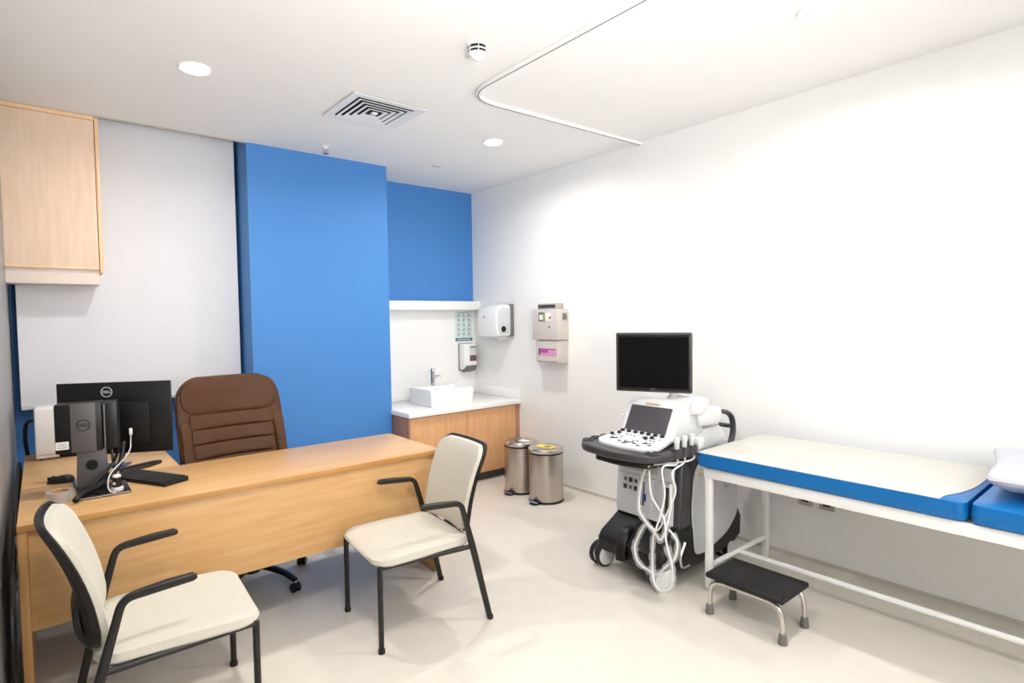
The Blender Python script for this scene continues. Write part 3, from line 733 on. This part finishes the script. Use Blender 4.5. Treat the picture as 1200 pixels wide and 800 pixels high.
# beige box with labels on the right wall
t = thing('wall_meter_box', 'beige-grey wall box with coloured labels, between towel dispenser and ultrasound monitor', 'wall box', (XR, 3.735, 1.12))
bm = B(); box2(bm, (-0.14, -0.165, 0.205), (0, 0.165, 0.478), 0.006); obj('upper_housing', bm, M_BEIGE, t)
bm = B(); prism(bm, [(0, 0.0), (0, 0.2), (0.128, 0.2), (0.136, 0.02), (0.12, 0.0)], lambda x, y, d: V(-x, d, y), -0.155, 0.125, 0.004); obj('lower_drawer', bm, M_BEIGE, t)
bm = B(); box2(bm, (-0.09, 0.127, 0.09), (0, 0.163, 0.203), 0.003); obj('side_latch', bm, M_BEIGE2, t)
bm = B(); box2(bm, (-0.10, -0.11, 0.479), (-0.01, 0.13, 0.53), 0.004); obj('paper_slot', bm, M_BEIGE2, t)
bm = B(); box2(bm, (-0.104, -0.10, 0.492), (-0.1005, 0.12, 0.518)); obj('slot_opening', bm, M_DGREY, t)
def face(name, y0, y1, z0, z1, m, x=-0.1405, th=0.0015):
    bm = B(); box2(bm, (x-th, y0, z0), (x, y1, z1)); return obj(name, bm, m, t)
face('display_frame', 0.005, 0.075, 0.37, 0.452, M_GREYP); face('display_green', -0.012, 0.012, 0.37, 0.452, M_GREEN, -0.1422)
face('display_paper', 0.018, 0.062, 0.385, 0.43, M_PAPER, -0.1422)
face('notice', -0.09, -0.014, 0.375, 0.445, M_PAPER)
bm = B(); cyl(bm, (-0.1405, -0.075, 0.402), (-0.146, -0.075, 0.402), 0.011, 18); obj('red_button', bm, M_RED, t)
bm = B(); cyl(bm, (-0.1405, -0.065, 0.322), (-0.147, -0.065, 0.322), 0.009, 16); obj('key_lock', bm, M_STEELP, t)
face('pink_label', -0.145, 0.07, 0.072, 0.128, M_PINK, -0.134, 0.004); face('pink_label_print', -0.04, 0.06, 0.09, 0.118, M_PINK2, -0.1382, 0.001); face('black_label_end', 0.065, 0.082, 0.072, 0.13, M_BLACK, -0.1355, 0.003)
face('label_line', -0.13, 0.05, 0.121, 0.126, M_BLACK, -0.1382, 0.001)
bm = B(); box2(bm, (-0.085, -0.1665, 0.375), (-0.02, -0.1652, 0.445)); obj('side_label', bm, M_BEIGE2, t)
bm = B(); box2(bm, (-0.075, -0.1675, 0.385), (-0.03, -0.1667, 0.435)); obj('side_label_print', bm, M_GREYP, t)

# ------------------------------------------------------------------ pedal bins
def pedal_bin(label, loc, kind):
    t = thing('pedal_bin', label, 'bin', loc, math.radians(190), 'stainless steel pedal bins')
    r, h = 0.143, 0.405
    bm = B(); lathe(bm, [(0, 0.012), (r-0.002, 0.012), (r, 0.02), (r, h), (0, h)], n=48); obj('body', bm, M_STEEL, t)
    bm = B(); lathe(bm, [(0, 0), (r+0.003, 0), (r+0.004, 0.012), (r+0.001, 0.018), (0, 0.018)], n=48); obj('base_ring', bm, M_BLACK, t)
    bm = B(); lathe(bm, [(r+0.001, h-0.004), (r+0.003, h), (r+0.003, h+0.010), (0, h+0.010)], n=48); obj('collar', bm, M_BLACK, t)
    bm = B(); lathe(bm, [(r+0.003, h+0.0105), (r+0.005, h+0.014), (r+0.005, h+0.032), (r-0.004, h+0.042), (r-0.022, h+0.045), (r-0.03, h+0.043), (0, h+0.043)], n=48)
    lid = obj('lid', bm, M_STEELP, t)
    bm = B(); sweep(bm, fillet([(r*0.8, 0, 0.018), (r+0.035, 0, 0.020), (r+0.052, 0, 0.030)], 0.012, 4), 0.042, 0.006, side=(0, 1, 0), n=12, sq=4); obj('pedal', bm, M_STEELP, t)
    bm = B(); pad(bm, rrect(0.075, 0.09, 0.03, 5), 0.012, 0.012, lambda x, y, d: V(r+0.012+x, y, 0.014+d), p=4, rings=5); obj('pedal_guard', bm, M_BLACK, t)
    bm = B(); box2(bm, (-r-0.014, -0.035, h-0.06), (-r+0.002, 0.035, h+0.03), 0.004); obj('hinge', bm, M_BLACK, t)
    if kind == 'yellow':
        bm = B(); prism(bm, rrect(0.10, 0.17, 0.01, 3), lambda x, y, d: V(x, y, h+0.0435+d), 0, 0.0015); k = obj('sticker', bm, M_YEL, lid)
        bm = B()
        for q in range(3):
            a = q*2*PI/3; lathe(bm, [(0.011, 0.0), (0.017, 0.0), (0.017, 0.001), (0.011, 0.001)], c=(0.014*math.cos(a), 0.014*math.sin(a)+0.02, h+0.0452), n=20)
        obj('hazard_symbol', bm, M_BLACK, lid)
    else:
        bm = B(); prism(bm, rrect(0.06, 0.10, 0.01, 3), lambda x, y, d: V(x, y+0.045, h+0.0435+d), 0, 0.0015); obj('sticker', bm, M_PAPER, lid)
        bm = B(); prism(bm, rrect(0.06, 0.06, 0.01, 3), lambda x, y, d: V(x, y-0.05, h+0.0435+d), 0, 0.0015); obj('sticker', bm, M_GREYP, lid)
    return t
pedal_bin('stainless steel pedal bin with a white sticker on its lid, next to the vanity', (3.228, 3.815, 0), 'white')
pedal_bin('stainless steel pedal bin with a yellow sticker on its lid', (3.218, 3.475, 0), 'yellow')

# ------------------------------------------------------------------ sockets on the right wall
for y, lab in ((1.540, 'beige wall socket under the couch, the one nearer the blue column'), (1.413, 'beige wall socket under the couch, the one nearer the pillow end')):
    t = thing('wall_socket', lab, 'socket', (XR, y, 0.375), group='wall sockets under the couch')
    bm = B(); box2(bm, (-0.010, -0.043, -0.035), (0, 0.043, 0.035), 0.003); obj('plate', bm, M_BEIGE2, t)
    bm = B(); box2(bm, (-0.0125, -0.022, -0.012), (-0.0102, 0.022, 0.012), 0.001); obj('insert', bm, M_BLACK, t)
    bm = B(); box2(bm, (-0.0135, -0.010, -0.003), (-0.0126, 0.010, 0.003)); obj('port', bm, M_DGREY, t)

# ------------------------------------------------------------------ examination couch
BX0, BX1, BY0, BY1 = 2.79, 3.47, -0.22, 1.735
t = thing('examination_couch', 'white metal framed examination couch with blue vinyl mattress along the right wall', 'examination couch', (BX0, BY1, 0))
def bo(x, y, z): return (x-BX0, y-BY1, z)
def bbox(name, a, b, bev, m, parent=t):
    bm = B(); box2(bm, bo(*a), bo(*b), bev); return obj(name, bm, m, parent)
bbox('side_rail', (BX0, BY0, 0.628), (BX0+0.03, BY1, 0.684), 0.003, M_WHITE2)
bbox('side_rail', (BX1-0.03, BY0, 0.628), (BX1, BY1, 0.684), 0.003, M_WHITE2)
bbox('end_rail', (BX0+0.031, BY1-0.03, 0.628), (BX1-0.031, BY1, 0.684), 0.003, M_WHITE2)
bbox('end_rail', (BX0+0.031, BY0, 0.628), (BX1-0.031, BY0+0.03, 0.684), 0.003, M_WHITE2)
bbox('deck', (BX0+0.031, BY0+0.031, 0.664), (BX1-0.031, BY1-0.031, 0.682), 0.0, M_WHITE2)
for x in (BX0+0.020, BX1-0.022):
    for y in (BY1-0.020, BY0+0.020):
        bm = B(); sweep(bm, [bo(x, y, 0.012), bo(x, y, 0.6275)], 0.019, 0.019, side=(1, 0, 0), n=16, sq=5); lg = obj('leg', bm, M_WHITE2, t)
        bm = B(); cyl(bm, bo(x, y, 0), bo(x, y, 0.014), 0.018, 14); obj('leg_cap', bm, M_LGREY, lg)
for y in (BY1-0.020, BY0+0.020):
    bm = B(); cyl(bm, bo(BX0+0.039, y, 0.135), bo(BX1-0.041, y, 0.135), 0.014, 14); obj('cross_bar', bm, M_WHITE2, t)
bm = B(); cyl(bm, bo(3.115, BY1-0.034, 0.135), bo(3.115, BY0+0.034, 0.135), 0.0145, 14); obj('long_bar', bm, M_WHITE2, t)
def matt(name, y0, y1, h, m=M_MATT):
    w = 0.73; l = y1-y0; cx = BX0-0.026+w/2; cy = (y0+y1)/2
    bm = B()
    pad(bm, rrect(w, l, 0.035, 6), h*0.62, h*0.37, lambda x, y, d: V(*bo(x+cx, y+cy, 0.6845+h*0.38+d)), p=9, rings=10)
    return obj(name, bm, m, t)
matt('mattress', 0.572, 1.775, 0.092)
matt('head_section', BY0-0.02, 0.566, 0.094)
# sheet on the mattress with a rounded end
def matt_top(x, y):
    w, l = 0.73, 1.775-0.572
    sx = abs(x-(BX0-0.026+w/2))/(w/2); sy = abs(y-(1.775+0.572)/2)/(l/2)
    q = min(0.9995, max(sx, sy))
    return 0.6845+0.092*0.38+0.092*0.62*(1-q**9)**(1/9)
bm = B(); NX, NY = 40, 60; top = []; low = []
for i in range(NX+1):
    f = i/NX; x = BX0-0.0215+0.71*f
    e = 0.597 + 0.065*max(0, 1-f/0.55)**2.6
    rt_, rl_ = [], []
    for j in range(NY+1):
        y = e + (1.765-e)*(j/NY)
        z = matt_top(x, y)+0.0012
        rt_.append(bm.verts.new((x, y, z+0.0016))); rl_.append(bm.verts.new((x, y, z)))
    top.append(rt_); low.append(rl_)
for i in range(NX):
    for j in range(NY):
        bm.faces.new((top[i][j], top[i+1][j], top[i+1][j+1], top[i][j+1]))
        bm.faces.new((low[i][j], low[i][j+1], low[i+1][j+1], low[i+1][j]))
for i in range(NX):
    for j in (0, NY): bm.faces.new((top[i][j], low[i][j], low[i+1][j], top[i+1][j]))
for j in range(NY):
    for i in (0, NX): bm.faces.new((top[i][j], top[i][j+1], low[i][j+1], low[i][j]))
so = obj('couch_sheet', bm, M_SHEET); tag(so, 'thin white sheet spread on the blue mattress of the couch', 'sheet')
# pillow
t = thing('pillow', 'white cotton pillow lying at the head end of the couch, cut by the frame', 'pillow', (3.15, 0.335, 0.782), math.radians(8))
ol = []
for x, y in rrect(0.62, 0.46, 0.06, 6):
    k = 1 + 0.05*((abs(x)/0.31)**3*(abs(y)/0.23)**3) - 0.05*(1-abs(x)/0.31)*(abs(y)/0.23) - 0.04*(1-abs(y)/0.23)*(abs(x)/0.31)
    ol.append((x*k, y*k))
bm = B()
def pil(x, y, d):
    q = noise.noise(Vector((x*5, y*5, 1)))*0.014 + noise.noise(Vector((x*13, y*9, 4)))*0.006
    lift = 0.03*(max(abs(x)/0.31, abs(y)/0.23))**3
    return V(x, y, 0.052 + d*(1+q*6) + lift + (q*0.4 if d > 0 else 0))
pad(bm, ol, 0.072, 0.05, pil, p=2.2, rings=14); obj('cushion', bm, M_PIL, t, 60)
bm = B(); tube(bm, [pil(x*1.0, y*1.0, 0) for x, y in ol+[ol[0]]], 0.004, 6, caps=False); obj('seam_piping', bm, M_PIL, t)

# ------------------------------------------------------------------ step stool
t = thing('step_stool', 'low steel step stool with black rubber top in front of the couch', 'step stool', (2.695, 1.388, 0))
bm = B(); rbox(bm, (0, 0, 0.204), (0.275, 0.395, 0.026), 0.008, 3); obj('step_top', bm, M_RUB, t)
bm = B(); rbox(bm, (0, 0, 0.2175), (0.245, 0.365, 0.002), 0.001, 1); obj('tread_mat', bm, M_RUB, t)
for s in (-1, 1):
    x = s*0.113
    pts = fillet([(x, -0.186, 0.03), (x, -0.180, 0.178), (x, 0.180, 0.178), (x, 0.186, 0.03)], 0.07, 7)
    bm = B(); tube(bm, pts, 0.0115, 14); obj('leg_tube', bm, M_STEELP, t)
    for y in (-0.186, 0.186):
        bm = B(); lathe(bm, [(0, 0), (0.020, 0), (0.021, 0.006), (0.0165, 0.048), (0.0125, 0.050), (0, 0.05)], c=(x, y, 0), n=20); obj('rubber_foot', bm, M_GREYP, t)
for y in (-0.1, 0.1):
    bm = B(); cyl(bm, (-0.113, y, 0.18), (0.113, y, 0.18), 0.008, 10); obj('cross_brace', bm, M_STEELP, t)

# ------------------------------------------------------------------ ultrasound machine (front faces -x)
UO = Vector((2.55, 2.07, 0))
t = thing('ultrasound_machine', 'white and dark grey ultrasound machine on castors beside the couch foot end', 'ultrasound machine', UO)
def P3(x, y, z): return Vector((x, y, z)) - UO
def side_prism(name, poly, y0, y1, bev, m, parent=None, ang=40, seg=3):
    """profile (X,Z) extruded along Y"""
    bm = B(); prism(bm, poly, lambda x, y, d: P3(x, d, y), y0, y1, bev, seg); return obj(name, bm, m, parent or t, ang)
def ubox(name, a, b, bev, m, parent=None, seg=2):
    bm = B(); box2(bm, P3(*a), P3(*b), bev, seg); return obj(name, bm, m, parent or t)
# chassis base
base_poly = [(2.575, 0.115), (2.555, 0.15), (2.556, 0.195), (2.585, 0.235), (2.66, 0.275), (2.735, 0.315), (3.36, 0.315), (3.40, 0.25), (3.39, 0.13), (3.30, 0.085), (2.95, 0.06), (2.72, 0.075)]
base = side_prism('base', base_poly, 1.842, 2.318, 0.028, M_BLACKM)
side_prism('front_recess', [(2.562, 0.09), (2.549, 0.13), (2.551, 0.20), (2.60, 0.252), (2.70, 0.30), (2.70, 0.09)], 1.93, 2.13, 0.012, M_BLACK, base)
bm = B(); sweep(bm, fillet([P3(2.66, 2.135, 0.27), P3(2.60, 2.13, 0.262), P3(2.545, 2.12, 0.20), P3(2.53, 2.11, 0.115)], 0.05, 5), 0.035, 0.014, side=(0, 1, 0), n=12, sq=4); obj('brake_pedal', bm, M_BLACK, base)
bm = B(); sweep(bm, fillet([P3(2.76, 1.84, 0.24), P3(2.70, 1.835, 0.17), P3(2.72, 1.835, 0.105), P3(2.80, 1.84, 0.10)], 0.03, 5), 0.012, 0.008, side=(0, 1, 0), n=10); obj('foot_bar', bm, M_STEELP, base)
# castors
def castor(x, y, rz):
    top = Vector((x, y, 0)) - UO
    c = Vector((x, y, 0.072)) - UO
    ax = Vector((math.sin(rz), math.cos(rz), 0))
    bm = B(); sweep(bm, [c-ax*0.012+V(0, 0, 0.02), c+ax*0.012+V(0, 0, 0.02)], 0.055, 0.055, n=24); cyl(bm, c+V(0, 0, 0.03), c+V(0, 0, 0.11), 0.022, 16)
    k = obj('castor', bm, M_DGREY, t)
    for s in (-1, 1):
        o = c+ax*s*0.029
        bm = B(); sweep(bm, [o-ax*0.014, o-ax*0.010, o+ax*0.010, o+ax*0.014], 0.072, 0.072, n=36, radii=[0.92, 1, 1, 0.92]); obj('tyre', bm, M_BLACK, k)
        bm = B(); sweep(bm, [o+ax*s*0.0135, o+ax*s*0.0175, o+ax*s*0.021], 0.060, 0.060, n=36, radii=[1, 0.97, 0.6]); obj('wheel_cover', bm, M_WHITE, k)
        bm = B(); sweep(bm, [o-ax*s*0.0135, o-ax*s*0.016], 0.060, 0.060, n=36, radii=[1, 0.97]); obj('wheel_cover', bm, M_WHITE, k)
castor(2.615, 2.325, 0.12); castor(2.615, 1.895, 0.35); castor(3.28, 1.892, -0.1); castor(3.28, 2.27, 0.1)
# body
body_poly = [(2.735, 0.30), (2.758, 0.655), (2.80, 0.70), (3.16, 0.715), (3.28, 0.66), (3.35, 0.52), (3.375, 0.30)]
side_prism('body', body_poly, 1.852, 2.318, 0.025, M_DGREY)
# white front panel
def front_fn(y, z, d):
    return P3(2.735 + 0.0648*(z-0.30) - d, y, z)
def front_plate(name, poly, d0, d1, bev, m, parent=None):
    bm = B(); prism(bm, poly, front_fn, d0, d1, bev, 2); return obj(name, bm, m, parent or t)
fp = front_plate('front_panel', [(1.895, 0.325), (2.295, 0.325), (2.302, 0.36), (2.296, 0.645), (1.895, 0.645)], 0.0, 0.018, 0.005, M_LGREY)
front_plate('upper_recess', [(2.0, 0.595), (2.28, 0.595), (2.28, 0.636), (2.0, 0.636)], 0.018, 0.022, 0.001, M_BEIGE2, fp)
front_plate('drawer_line', [(1.90, 0.566), (2.29, 0.566), (2.29, 0.571), (1.90, 0.571)], 0.0175, 0.0195, 0, M_BEIGE2, fp)
random.seed(7)
for i in range(3):
    for j in range(2):
        y = 2.235-0.04*i; z = 0.53-0.045*j; s = 0.011+0.003*((i+j) % 2)
        front_plate('port_symbol', [(y-s, z-s), (y+s, z-s), (y+s, z+s), (y-s, z+s)], 0.0178, 0.0195, 0, M_DGREY if (i+2*j) % 3 else M_GREYP, fp)
front_plate('transducer_port', [(2.03, 0.37), (2.12, 0.37), (2.12, 0.56), (2.03, 0.56)], 0.018, 0.026, 0.003, M_LGREY, fp)
front_plate('port_slot', [(2.085, 0.40), (2.115, 0.40), (2.115, 0.54), (2.085, 0.54)], 0.026, 0.0275, 0, M_DGREY, fp)
front_plate('port_latch', [(2.07, 0.43), (2.10, 0.43), (2.10, 0.47), (2.07, 0.47)], 0.027, 0.038, 0.003, M_BLUEP, fp)
front_plate('transducer_port', [(1.905, 0.36), (1.985, 0.36), (1.985, 0.56), (1.905, 0.56)], 0.018, 0.026, 0.003, M_LGREY, fp)
front_plate('port_slot', [(1.915, 0.39), (1.94, 0.39), (1.94, 0.54), (1.915, 0.54)], 0.026, 0.0275, 0, M_DGREY, fp)
# white side panels
def side_plate(name, poly, y, th, m):
    bm = B(); prism(bm, poly, lambda x, z, d: P3(x, d, z), y, y+th, 0.004, 2); return obj(name, bm, m, t, 40)
pol = [(p.x, p.y) for p in fillet([(2.862, 0.135, 0), (2.84, 0.40, 0), (2.862, 0.61, 0), (2.93, 0.675, 0), (3.17, 0.68, 0), (3.29, 0.60, 0), (3.345, 0.43, 0), (3.335, 0.28, 0), (3.22, 0.19, 0), (2.98, 0.125, 0)], 0.05, 4, cyclic=True)]
sp = side_plate('side_panel', pol, 1.838, 0.012, M_LGREY)
side_plate('side_panel', pol, 2.320, 0.012, M_LGREY)
bm = B(); prism(bm, rrect(0.05, 0.012, 0.005, 3), lambda x, z, d: P3(2.915+x, 1.8365+d, 0.605+z), 0, 0.002); obj('warning_label', bm, M_YEL, sp)
bm = B(); lathe(bm, [(0.03, 0), (0.033, 0.002), (0.028, 0.004), (0.024, 0.002)], c=P3(3.20, 1.837, 0.50), n=24, axis=Matrix.Rotation(PI/2, 3, 'X')); obj('panel_grip', bm, M_BEIGE2, sp)
# neck and rear housing
side_prism('neck', [(2.80, 0.69), (2.74, 0.745), (3.02, 0.765), (3.06, 0.70)], 1.92, 2.22, 0.015, M_DGREY)
side_prism('rear_housing', [(2.92, 0.712), (2.90, 0.80), (2.95, 0.86), (3.20, 0.85), (3.30, 0.76), (3.29, 0.68), (3.16, 0.712)], 1.87, 2.29, 0.03, M_WHITE)
# rear handle
pts = fillet([P3(3.20, 1.93, 0.905), P3(3.33, 1.93, 0.915), P3(3.435, 1.93, 0.87), P3(3.45, 1.93, 0.74), P3(3.36, 1.93, 0.645), P3(3.30, 1.93, 0.62)], 0.07, 6)
bm = B(); sweep(bm, pts, 0.02, 0.015, side=(0, 1, 0), n=14); obj('rear_handle', bm, M_DGREY, t)
pts = [p+V(0, 0.28, 0) for p in pts]
bm = B(); sweep(bm, pts, 0.02, 0.015, side=(0, 1, 0), n=14); obj('rear_handle', bm, M_DGREY, t)
bm = B(); cyl(bm, P3(3.44, 1.93, 0.80), P3(3.44, 2.21, 0.80), 0.014, 14); obj('rear_crossbar', bm, M_DGREY, t)
# console tray
def plan(poly_pts, r): return [(p.x, p.y) for p in fillet([(a, b, 0) for a, b in poly_pts], r, 6, cyclic=True)]
tray_out = plan([(2.405, 2.285), (2.49, 2.375), (2.78, 2.345), (2.88, 2.27), (2.88, 1.86), (2.80, 1.80), (2.50, 1.78), (2.40, 1.86), (2.372, 2.06)], 0.055)
bm = B(); prism(bm, tray_out, lambda x, y, d: P3(x, y, d), 0.742, 0.790, 0.014, 3); tray = obj('console_tray', bm, M_DGREY, t, 40)
bm = B(); prism(bm, plan([(2.44, 2.23), (2.70, 2.24), (2.70, 1.88), (2.47, 1.87), (2.425, 2.05)], 0.04), lambda x, y, d: P3(x, y, d), 0.700, 0.728, 0.006, 2); obj('keyboard_drawer', bm, M_BLACK, tray)
for y in (1.95, 2.16):
    bm = B(); cyl(bm, P3(2.52, y, 0.727), P3(2.52, y, 0.745), 0.012, 12); obj('drawer_bracket', bm, M_STEELP, tray)
def cup(x, y, r=0.026, n_='cup_holder'):
    bm = B(); lathe(bm, [(r+0.008, 0.0), (r+0.008, 0.007), (r+0.002, 0.009), (r, 0.007), (r-0.002, 0.001)], c=P3(x, y, 0.7895), n=24); k = obj(n_, bm, M_DGREY, tray)
    bm = B(); lathe(bm, [(0, 0.0015), (r, 0.0015), (r, 0)], c=P3(x, y, 0.7895), n=24); obj('holder_opening', bm, M_OLIVE, k)
for x, y in ((2.49, 2.318), (2.57, 2.327), (2.65, 2.322), (2.73, 2.312)): cup(x, y)
cup(2.475, 1.843, 0.030)
# probe holders on the right side
for x in (2.625, 2.695, 2.765):
    bm = B(); lathe(bm, [(0.020, -0.03), (0.030, -0.03), (0.030, 0.022), (0.022, 0.022), (0.020, -0.03)], c=P3(x, 1.795, 0.782), n=24); obj('probe_holder', bm, M_DGREY, tray)
ubox('gel_bottle_holder', (2.80, 1.772, 0.775), (2.855, 1.835, 0.835), 0.006, M_WHITE)
# white control panel, sloping up to the rear
def ctl(x, y, d): return P3(x, y, 0.793 + 0.13*(x-2.45) + d)
cp_out = plan([(2.462, 2.20), (2.51, 2.262), (2.77, 2.235), (2.77, 1.875), (2.53, 1.835), (2.470, 1.88), (2.450, 2.04)], 0.04)
bm = B(); prism(bm, cp_out, ctl, -0.010, 0.012, 0.006, 3); cp = obj('control_panel', bm, M_WHITE, t, 40)
bm = B(); random.seed(11)
rows = [(2.56, 2.19, 1.92, 10), (2.595, 2.20, 1.92, 11), (2.63, 2.20, 1.91, 11)]
for x, ya, yb, n in rows:
    for k in range(n):
        y = ya+(yb-ya)*k/(n-1)
        if 2.02 < y < 2.12 and x < 2.60: continue
        if random.random() < 0.22: continue
        s = Vector((0.008, random.choice((0.008, 0.011, 0.014)), 0.004))
        c = ctl(x+random.uniform(-.004, .004), y, 0.0135); rbox(bm, c, s, 0.0015, 1)
k = obj('buttons', bm, M_DGREY, cp); k['kind'] = 'stuff'
bm = B(); lathe(bm, [(0.030, 0), (0.030, 0.003), (0.024, 0.004), (0.020, 0.0)], c=ctl(2.54, 2.05, 0.012), n=28); obj('trackball_ring', bm, M_GREYP, cp)
bm = B(); bmesh.ops.create_uvsphere(bm, u_segments=20, v_segments=12, radius=0.02, matrix=Matrix.Translation(ctl(2.54, 2.05, 0.008))); obj('trackball', bm, M_WHITE, cp)
for y, l in ((2.165, 0.05), (1.945, 0.03)):
    bm = B(); rbox(bm, ctl(2.545, y, 0.014), (0.012, l, 0.005), 0.002, 1, rot=Matrix.Rotation(0.5, 3, 'Z')); obj('long_key', bm, M_DGREY, cp)
for x, y in ((2.52, 2.105), (2.52, 2.0), (2.50, 2.06), (2.50, 1.96), (2.53, 1.905)):
    bm = B(); rbox(bm, ctl(x, y, 0.014), (0.012, 0.024, 0.004), 0.0015, 1); obj('panel_key', bm, M_DGREY, cp)
for k in range(7):
    y = 2.212-0.047*k
    bm = B(); lathe(bm, [(0.0125, 0), (0.0125, 0.010), (0.010, 0.013), (0, 0.013)], c=ctl(2.682, y, 0.012), n=18); obj('knob', bm, M_BLACK, cp)
for x, y in ((2.635, 2.20), (2.60, 2.225), (2.615, 1.995), (2.635, 1.965)):
    bm = B(); lathe(bm, [(0.012, 0), (0.012, 0.010), (0.009, 0.013), (0, 0.013)], c=ctl(x, y, 0.012), n=18); obj('knob', bm, M_BLACK, cp)
# slanted touch screen in a white hood
hood_poly = [(2.690, 0.818), (2.700, 0.836), (2.792, 1.010), (2.825, 1.026), (2.90, 1.022), (2.99, 0.96), (3.00, 0.83), (2.90, 0.80)]
hood = side_prism('screen_hood', hood_poly, 1.868, 2.252, 0.014, M_WHITE)
sl = Vector((2.792-2.700, 0, 1.010-0.836)); sl.normalize(); sn = Vector((-sl.z, 0, sl.x))
def scr(name, y0, y1, a, b, th, m, parent):
    c = Vector((2.700, 0, 0.836)) + sl*(a+b)/2 + sn*(0.001); c.y = (y0+y1)/2
    R = Matrix((sl, Vector((0, 1, 0)), sl.cross(Vector((0, 1, 0))))).transposed()
    bm = B(); rbox(bm, c-UO, (b-a, y1-y0, th), 0.001, 1, rot=R); return obj(name, bm, m, parent)
ts = scr('touch_screen', 1.925, 2.215, 0.010, 0.168, 0.006, M_TOUCH, hood)
scr('screen_badge', 2.02, 2.12, 0.180, 0.188, 0.006, M_ORANGE, hood)
# articulated housing to the right, behind the hood
side_prism('arm_housing', [(2.86, 0.95), (2.86, 1.015), (2.92, 1.045), (3.02, 1.035), (3.03, 0.985), (2.95, 0.93)], 1.84, 2.06, 0.02, M_WHITE)
side_prism('arm_housing', [(2.93, 0.87), (2.91, 0.945), (3.00, 0.975), (3.16, 0.965), (3.19, 0.90), (3.13, 0.855)], 1.845, 2.08, 0.02, M_WHITE)
# monitor
mL, mR = Vector((2.735, 2.302, 0)), Vector((2.925, 1.892, 0))
me_ = (mR-mL).normalized(); mn = Vector((me_.y, -me_.x, 0))
if mn.x > 0: mn = -mn
mw = (mR-mL).length; mc = (mL+mR)/2; mc.z = 1.243; mh = 0.358
RM = Matrix((me_, -mn, Vector((0, 0, 1)))).transposed()
bm = B(); rbox(bm, mc-UO, (mw, 0.030, mh), 0.010, 3, rot=RM); mon = obj('monitor', bm, M_DGREY, t)
bm = B(); rbox(bm, mc-mn*0.024-UO, (mw+0.002, 0.026, mh+0.002), 0.012, 3, rot=RM); obj('monitor_back', bm, M_WHITE, mon)
bm = B(); rbox(bm, mc+mn*0.0152-UO, (mw-0.026, 0.002, mh-0.026), 0.001, 1, rot=RM); obj('monitor_bezel', bm, M_BLACK, mon)
bm = B(); rbox(bm, mc+mn*0.0165-UO, (mw-0.045, 0.001, mh-0.055), rot=RM); obj('monitor_screen', bm, M_SCREEN, mon)
bm = B(); rbox(bm, mc+mn*0.017-V(0, 0, mh/2-0.02)-UO, (0.03, 0.001, 0.004), rot=RM); obj('monitor_badge', bm, M_GREYP, mon)
for k in range(4):
    bm = B(); rbox(bm, mc-mn*0.02+me_*(mw/2+0.001)+V(0, 0, 0.14-0.012*k)-UO, (0.006, 0.010, 0.007), 0.001, 1, rot=RM); obj('monitor_key', bm, M_LGREY, mon)
bm = B(); sweep(bm, smooth_path([mc-mn*0.03-V(0, 0, 0.06)-UO, mc-mn*0.09-V(0, 0, 0.10)-UO, P3(2.92, 2.03, 1.08), P3(2.93, 2.02, 1.01)], 6), 0.035, 0.025, n=14, sq=3); obj('monitor_arm', bm, M_WHITE, t)
bm = B(); sweep(bm, [P3(2.80, 2.245, 0.92), P3(2.775, 2.30, 0.91)], 0.010, 0.004, n=10); obj('side_lever', bm, M_LGREY, t)
# hook under the tray for the cables
bm = B(); sweep(bm, fillet([P3(2.56, 1.865, 0.745), P3(2.54, 1.862, 0.715), P3(2.485, 1.85, 0.712), P3(2.475, 1.848, 0.735)], 0.015, 4), 0.012, 0.007, side=(0, 1, 0), n=10); obj('cable_hook', bm, M_BLACK, t)

# probes in the holders, with their cables looped below the tray
SA = [(1.86, .722), (1.928, .667), (1.946, .545), (1.941, .456), (1.912, .402), (1.851, .349), (1.808, .334), (1.772, .40), (1.755, .52), (1.752, .64)]
SB = [(1.795, .721), (1.79, .581), (1.807, .467), (1.834, .377), (1.862, .318), (1.869, .194), (1.847, .099), (1.804, .063), (1.75, .096), (1.739, .2), (1.765, .337), (1.78, .438), (1.817, .478), (1.866, .563), (1.871, .692)]
SD = [(1.747, .703), (1.737, .602), (1.775, .489), (1.834, .377), (1.924, .376), (1.989, .271), (1.989, .223), (1.966, .158), (1.909, .125), (1.847, .127), (1.787, .189), (1.734, .252), (1.728, .339), (1.77, .395)]
def probe(x, label, route, xs, sleeve):
    o = Vector((x, 1.795, 0.785))
    t = thing('ultrasound_probe', label, 'ultrasound probe', o)
    bm = B(); lathe(bm, [(0, 0.0), (0.011, 0.0), (0.014, 0.02), (0.014, 0.042), (0.017, 0.058), (0.016, 0.072), (0, 0.075)], n=20); obj('handle', bm, M_WHITE, t)
    bm = B(); lathe(bm, [(0.0165, 0.072), (0.014, 0.079), (0, 0.082)], n=20); obj('probe_face', bm, M_LGREY, t)
    pts = [Vector((x, 1.795, 0.78)), Vector((x-0.01, 1.79, 0.72))]
    pts += [Vector((xs+0.012*math.sin(i*1.7), y, z)) for i, (y, z) in enumerate(route)]
    sp = smooth_path(pts, 7)
    bm = B(); tube(bm, [p-o for p in sp], 0.0052, 9); obj('cable', bm, M_CABLEW, t)
    if sleeve:
        sub = sp[int(len(sp)*sleeve[0]):int(len(sp)*sleeve[1])]
        rad = [1+0.55*noise.noise(p*38) for p in sub]
        bm = B(); tube(bm, [p-o for p in sub], 0.017, 12, radii=rad, caps=False); obj('plastic_sleeve', bm, M_FILM, t)
probe(2.625, 'white ultrasound probe in the front holder of the console', SB, 2.495, (0.35, 0.75))
probe(2.695, 'white ultrasound probe in the middle holder of the console', SD, 2.515, (0.38, 0.98))
probe(2.765, 'white ultrasound probe in the rear holder of the console', SA, 2.50, (0.30, 0.85))
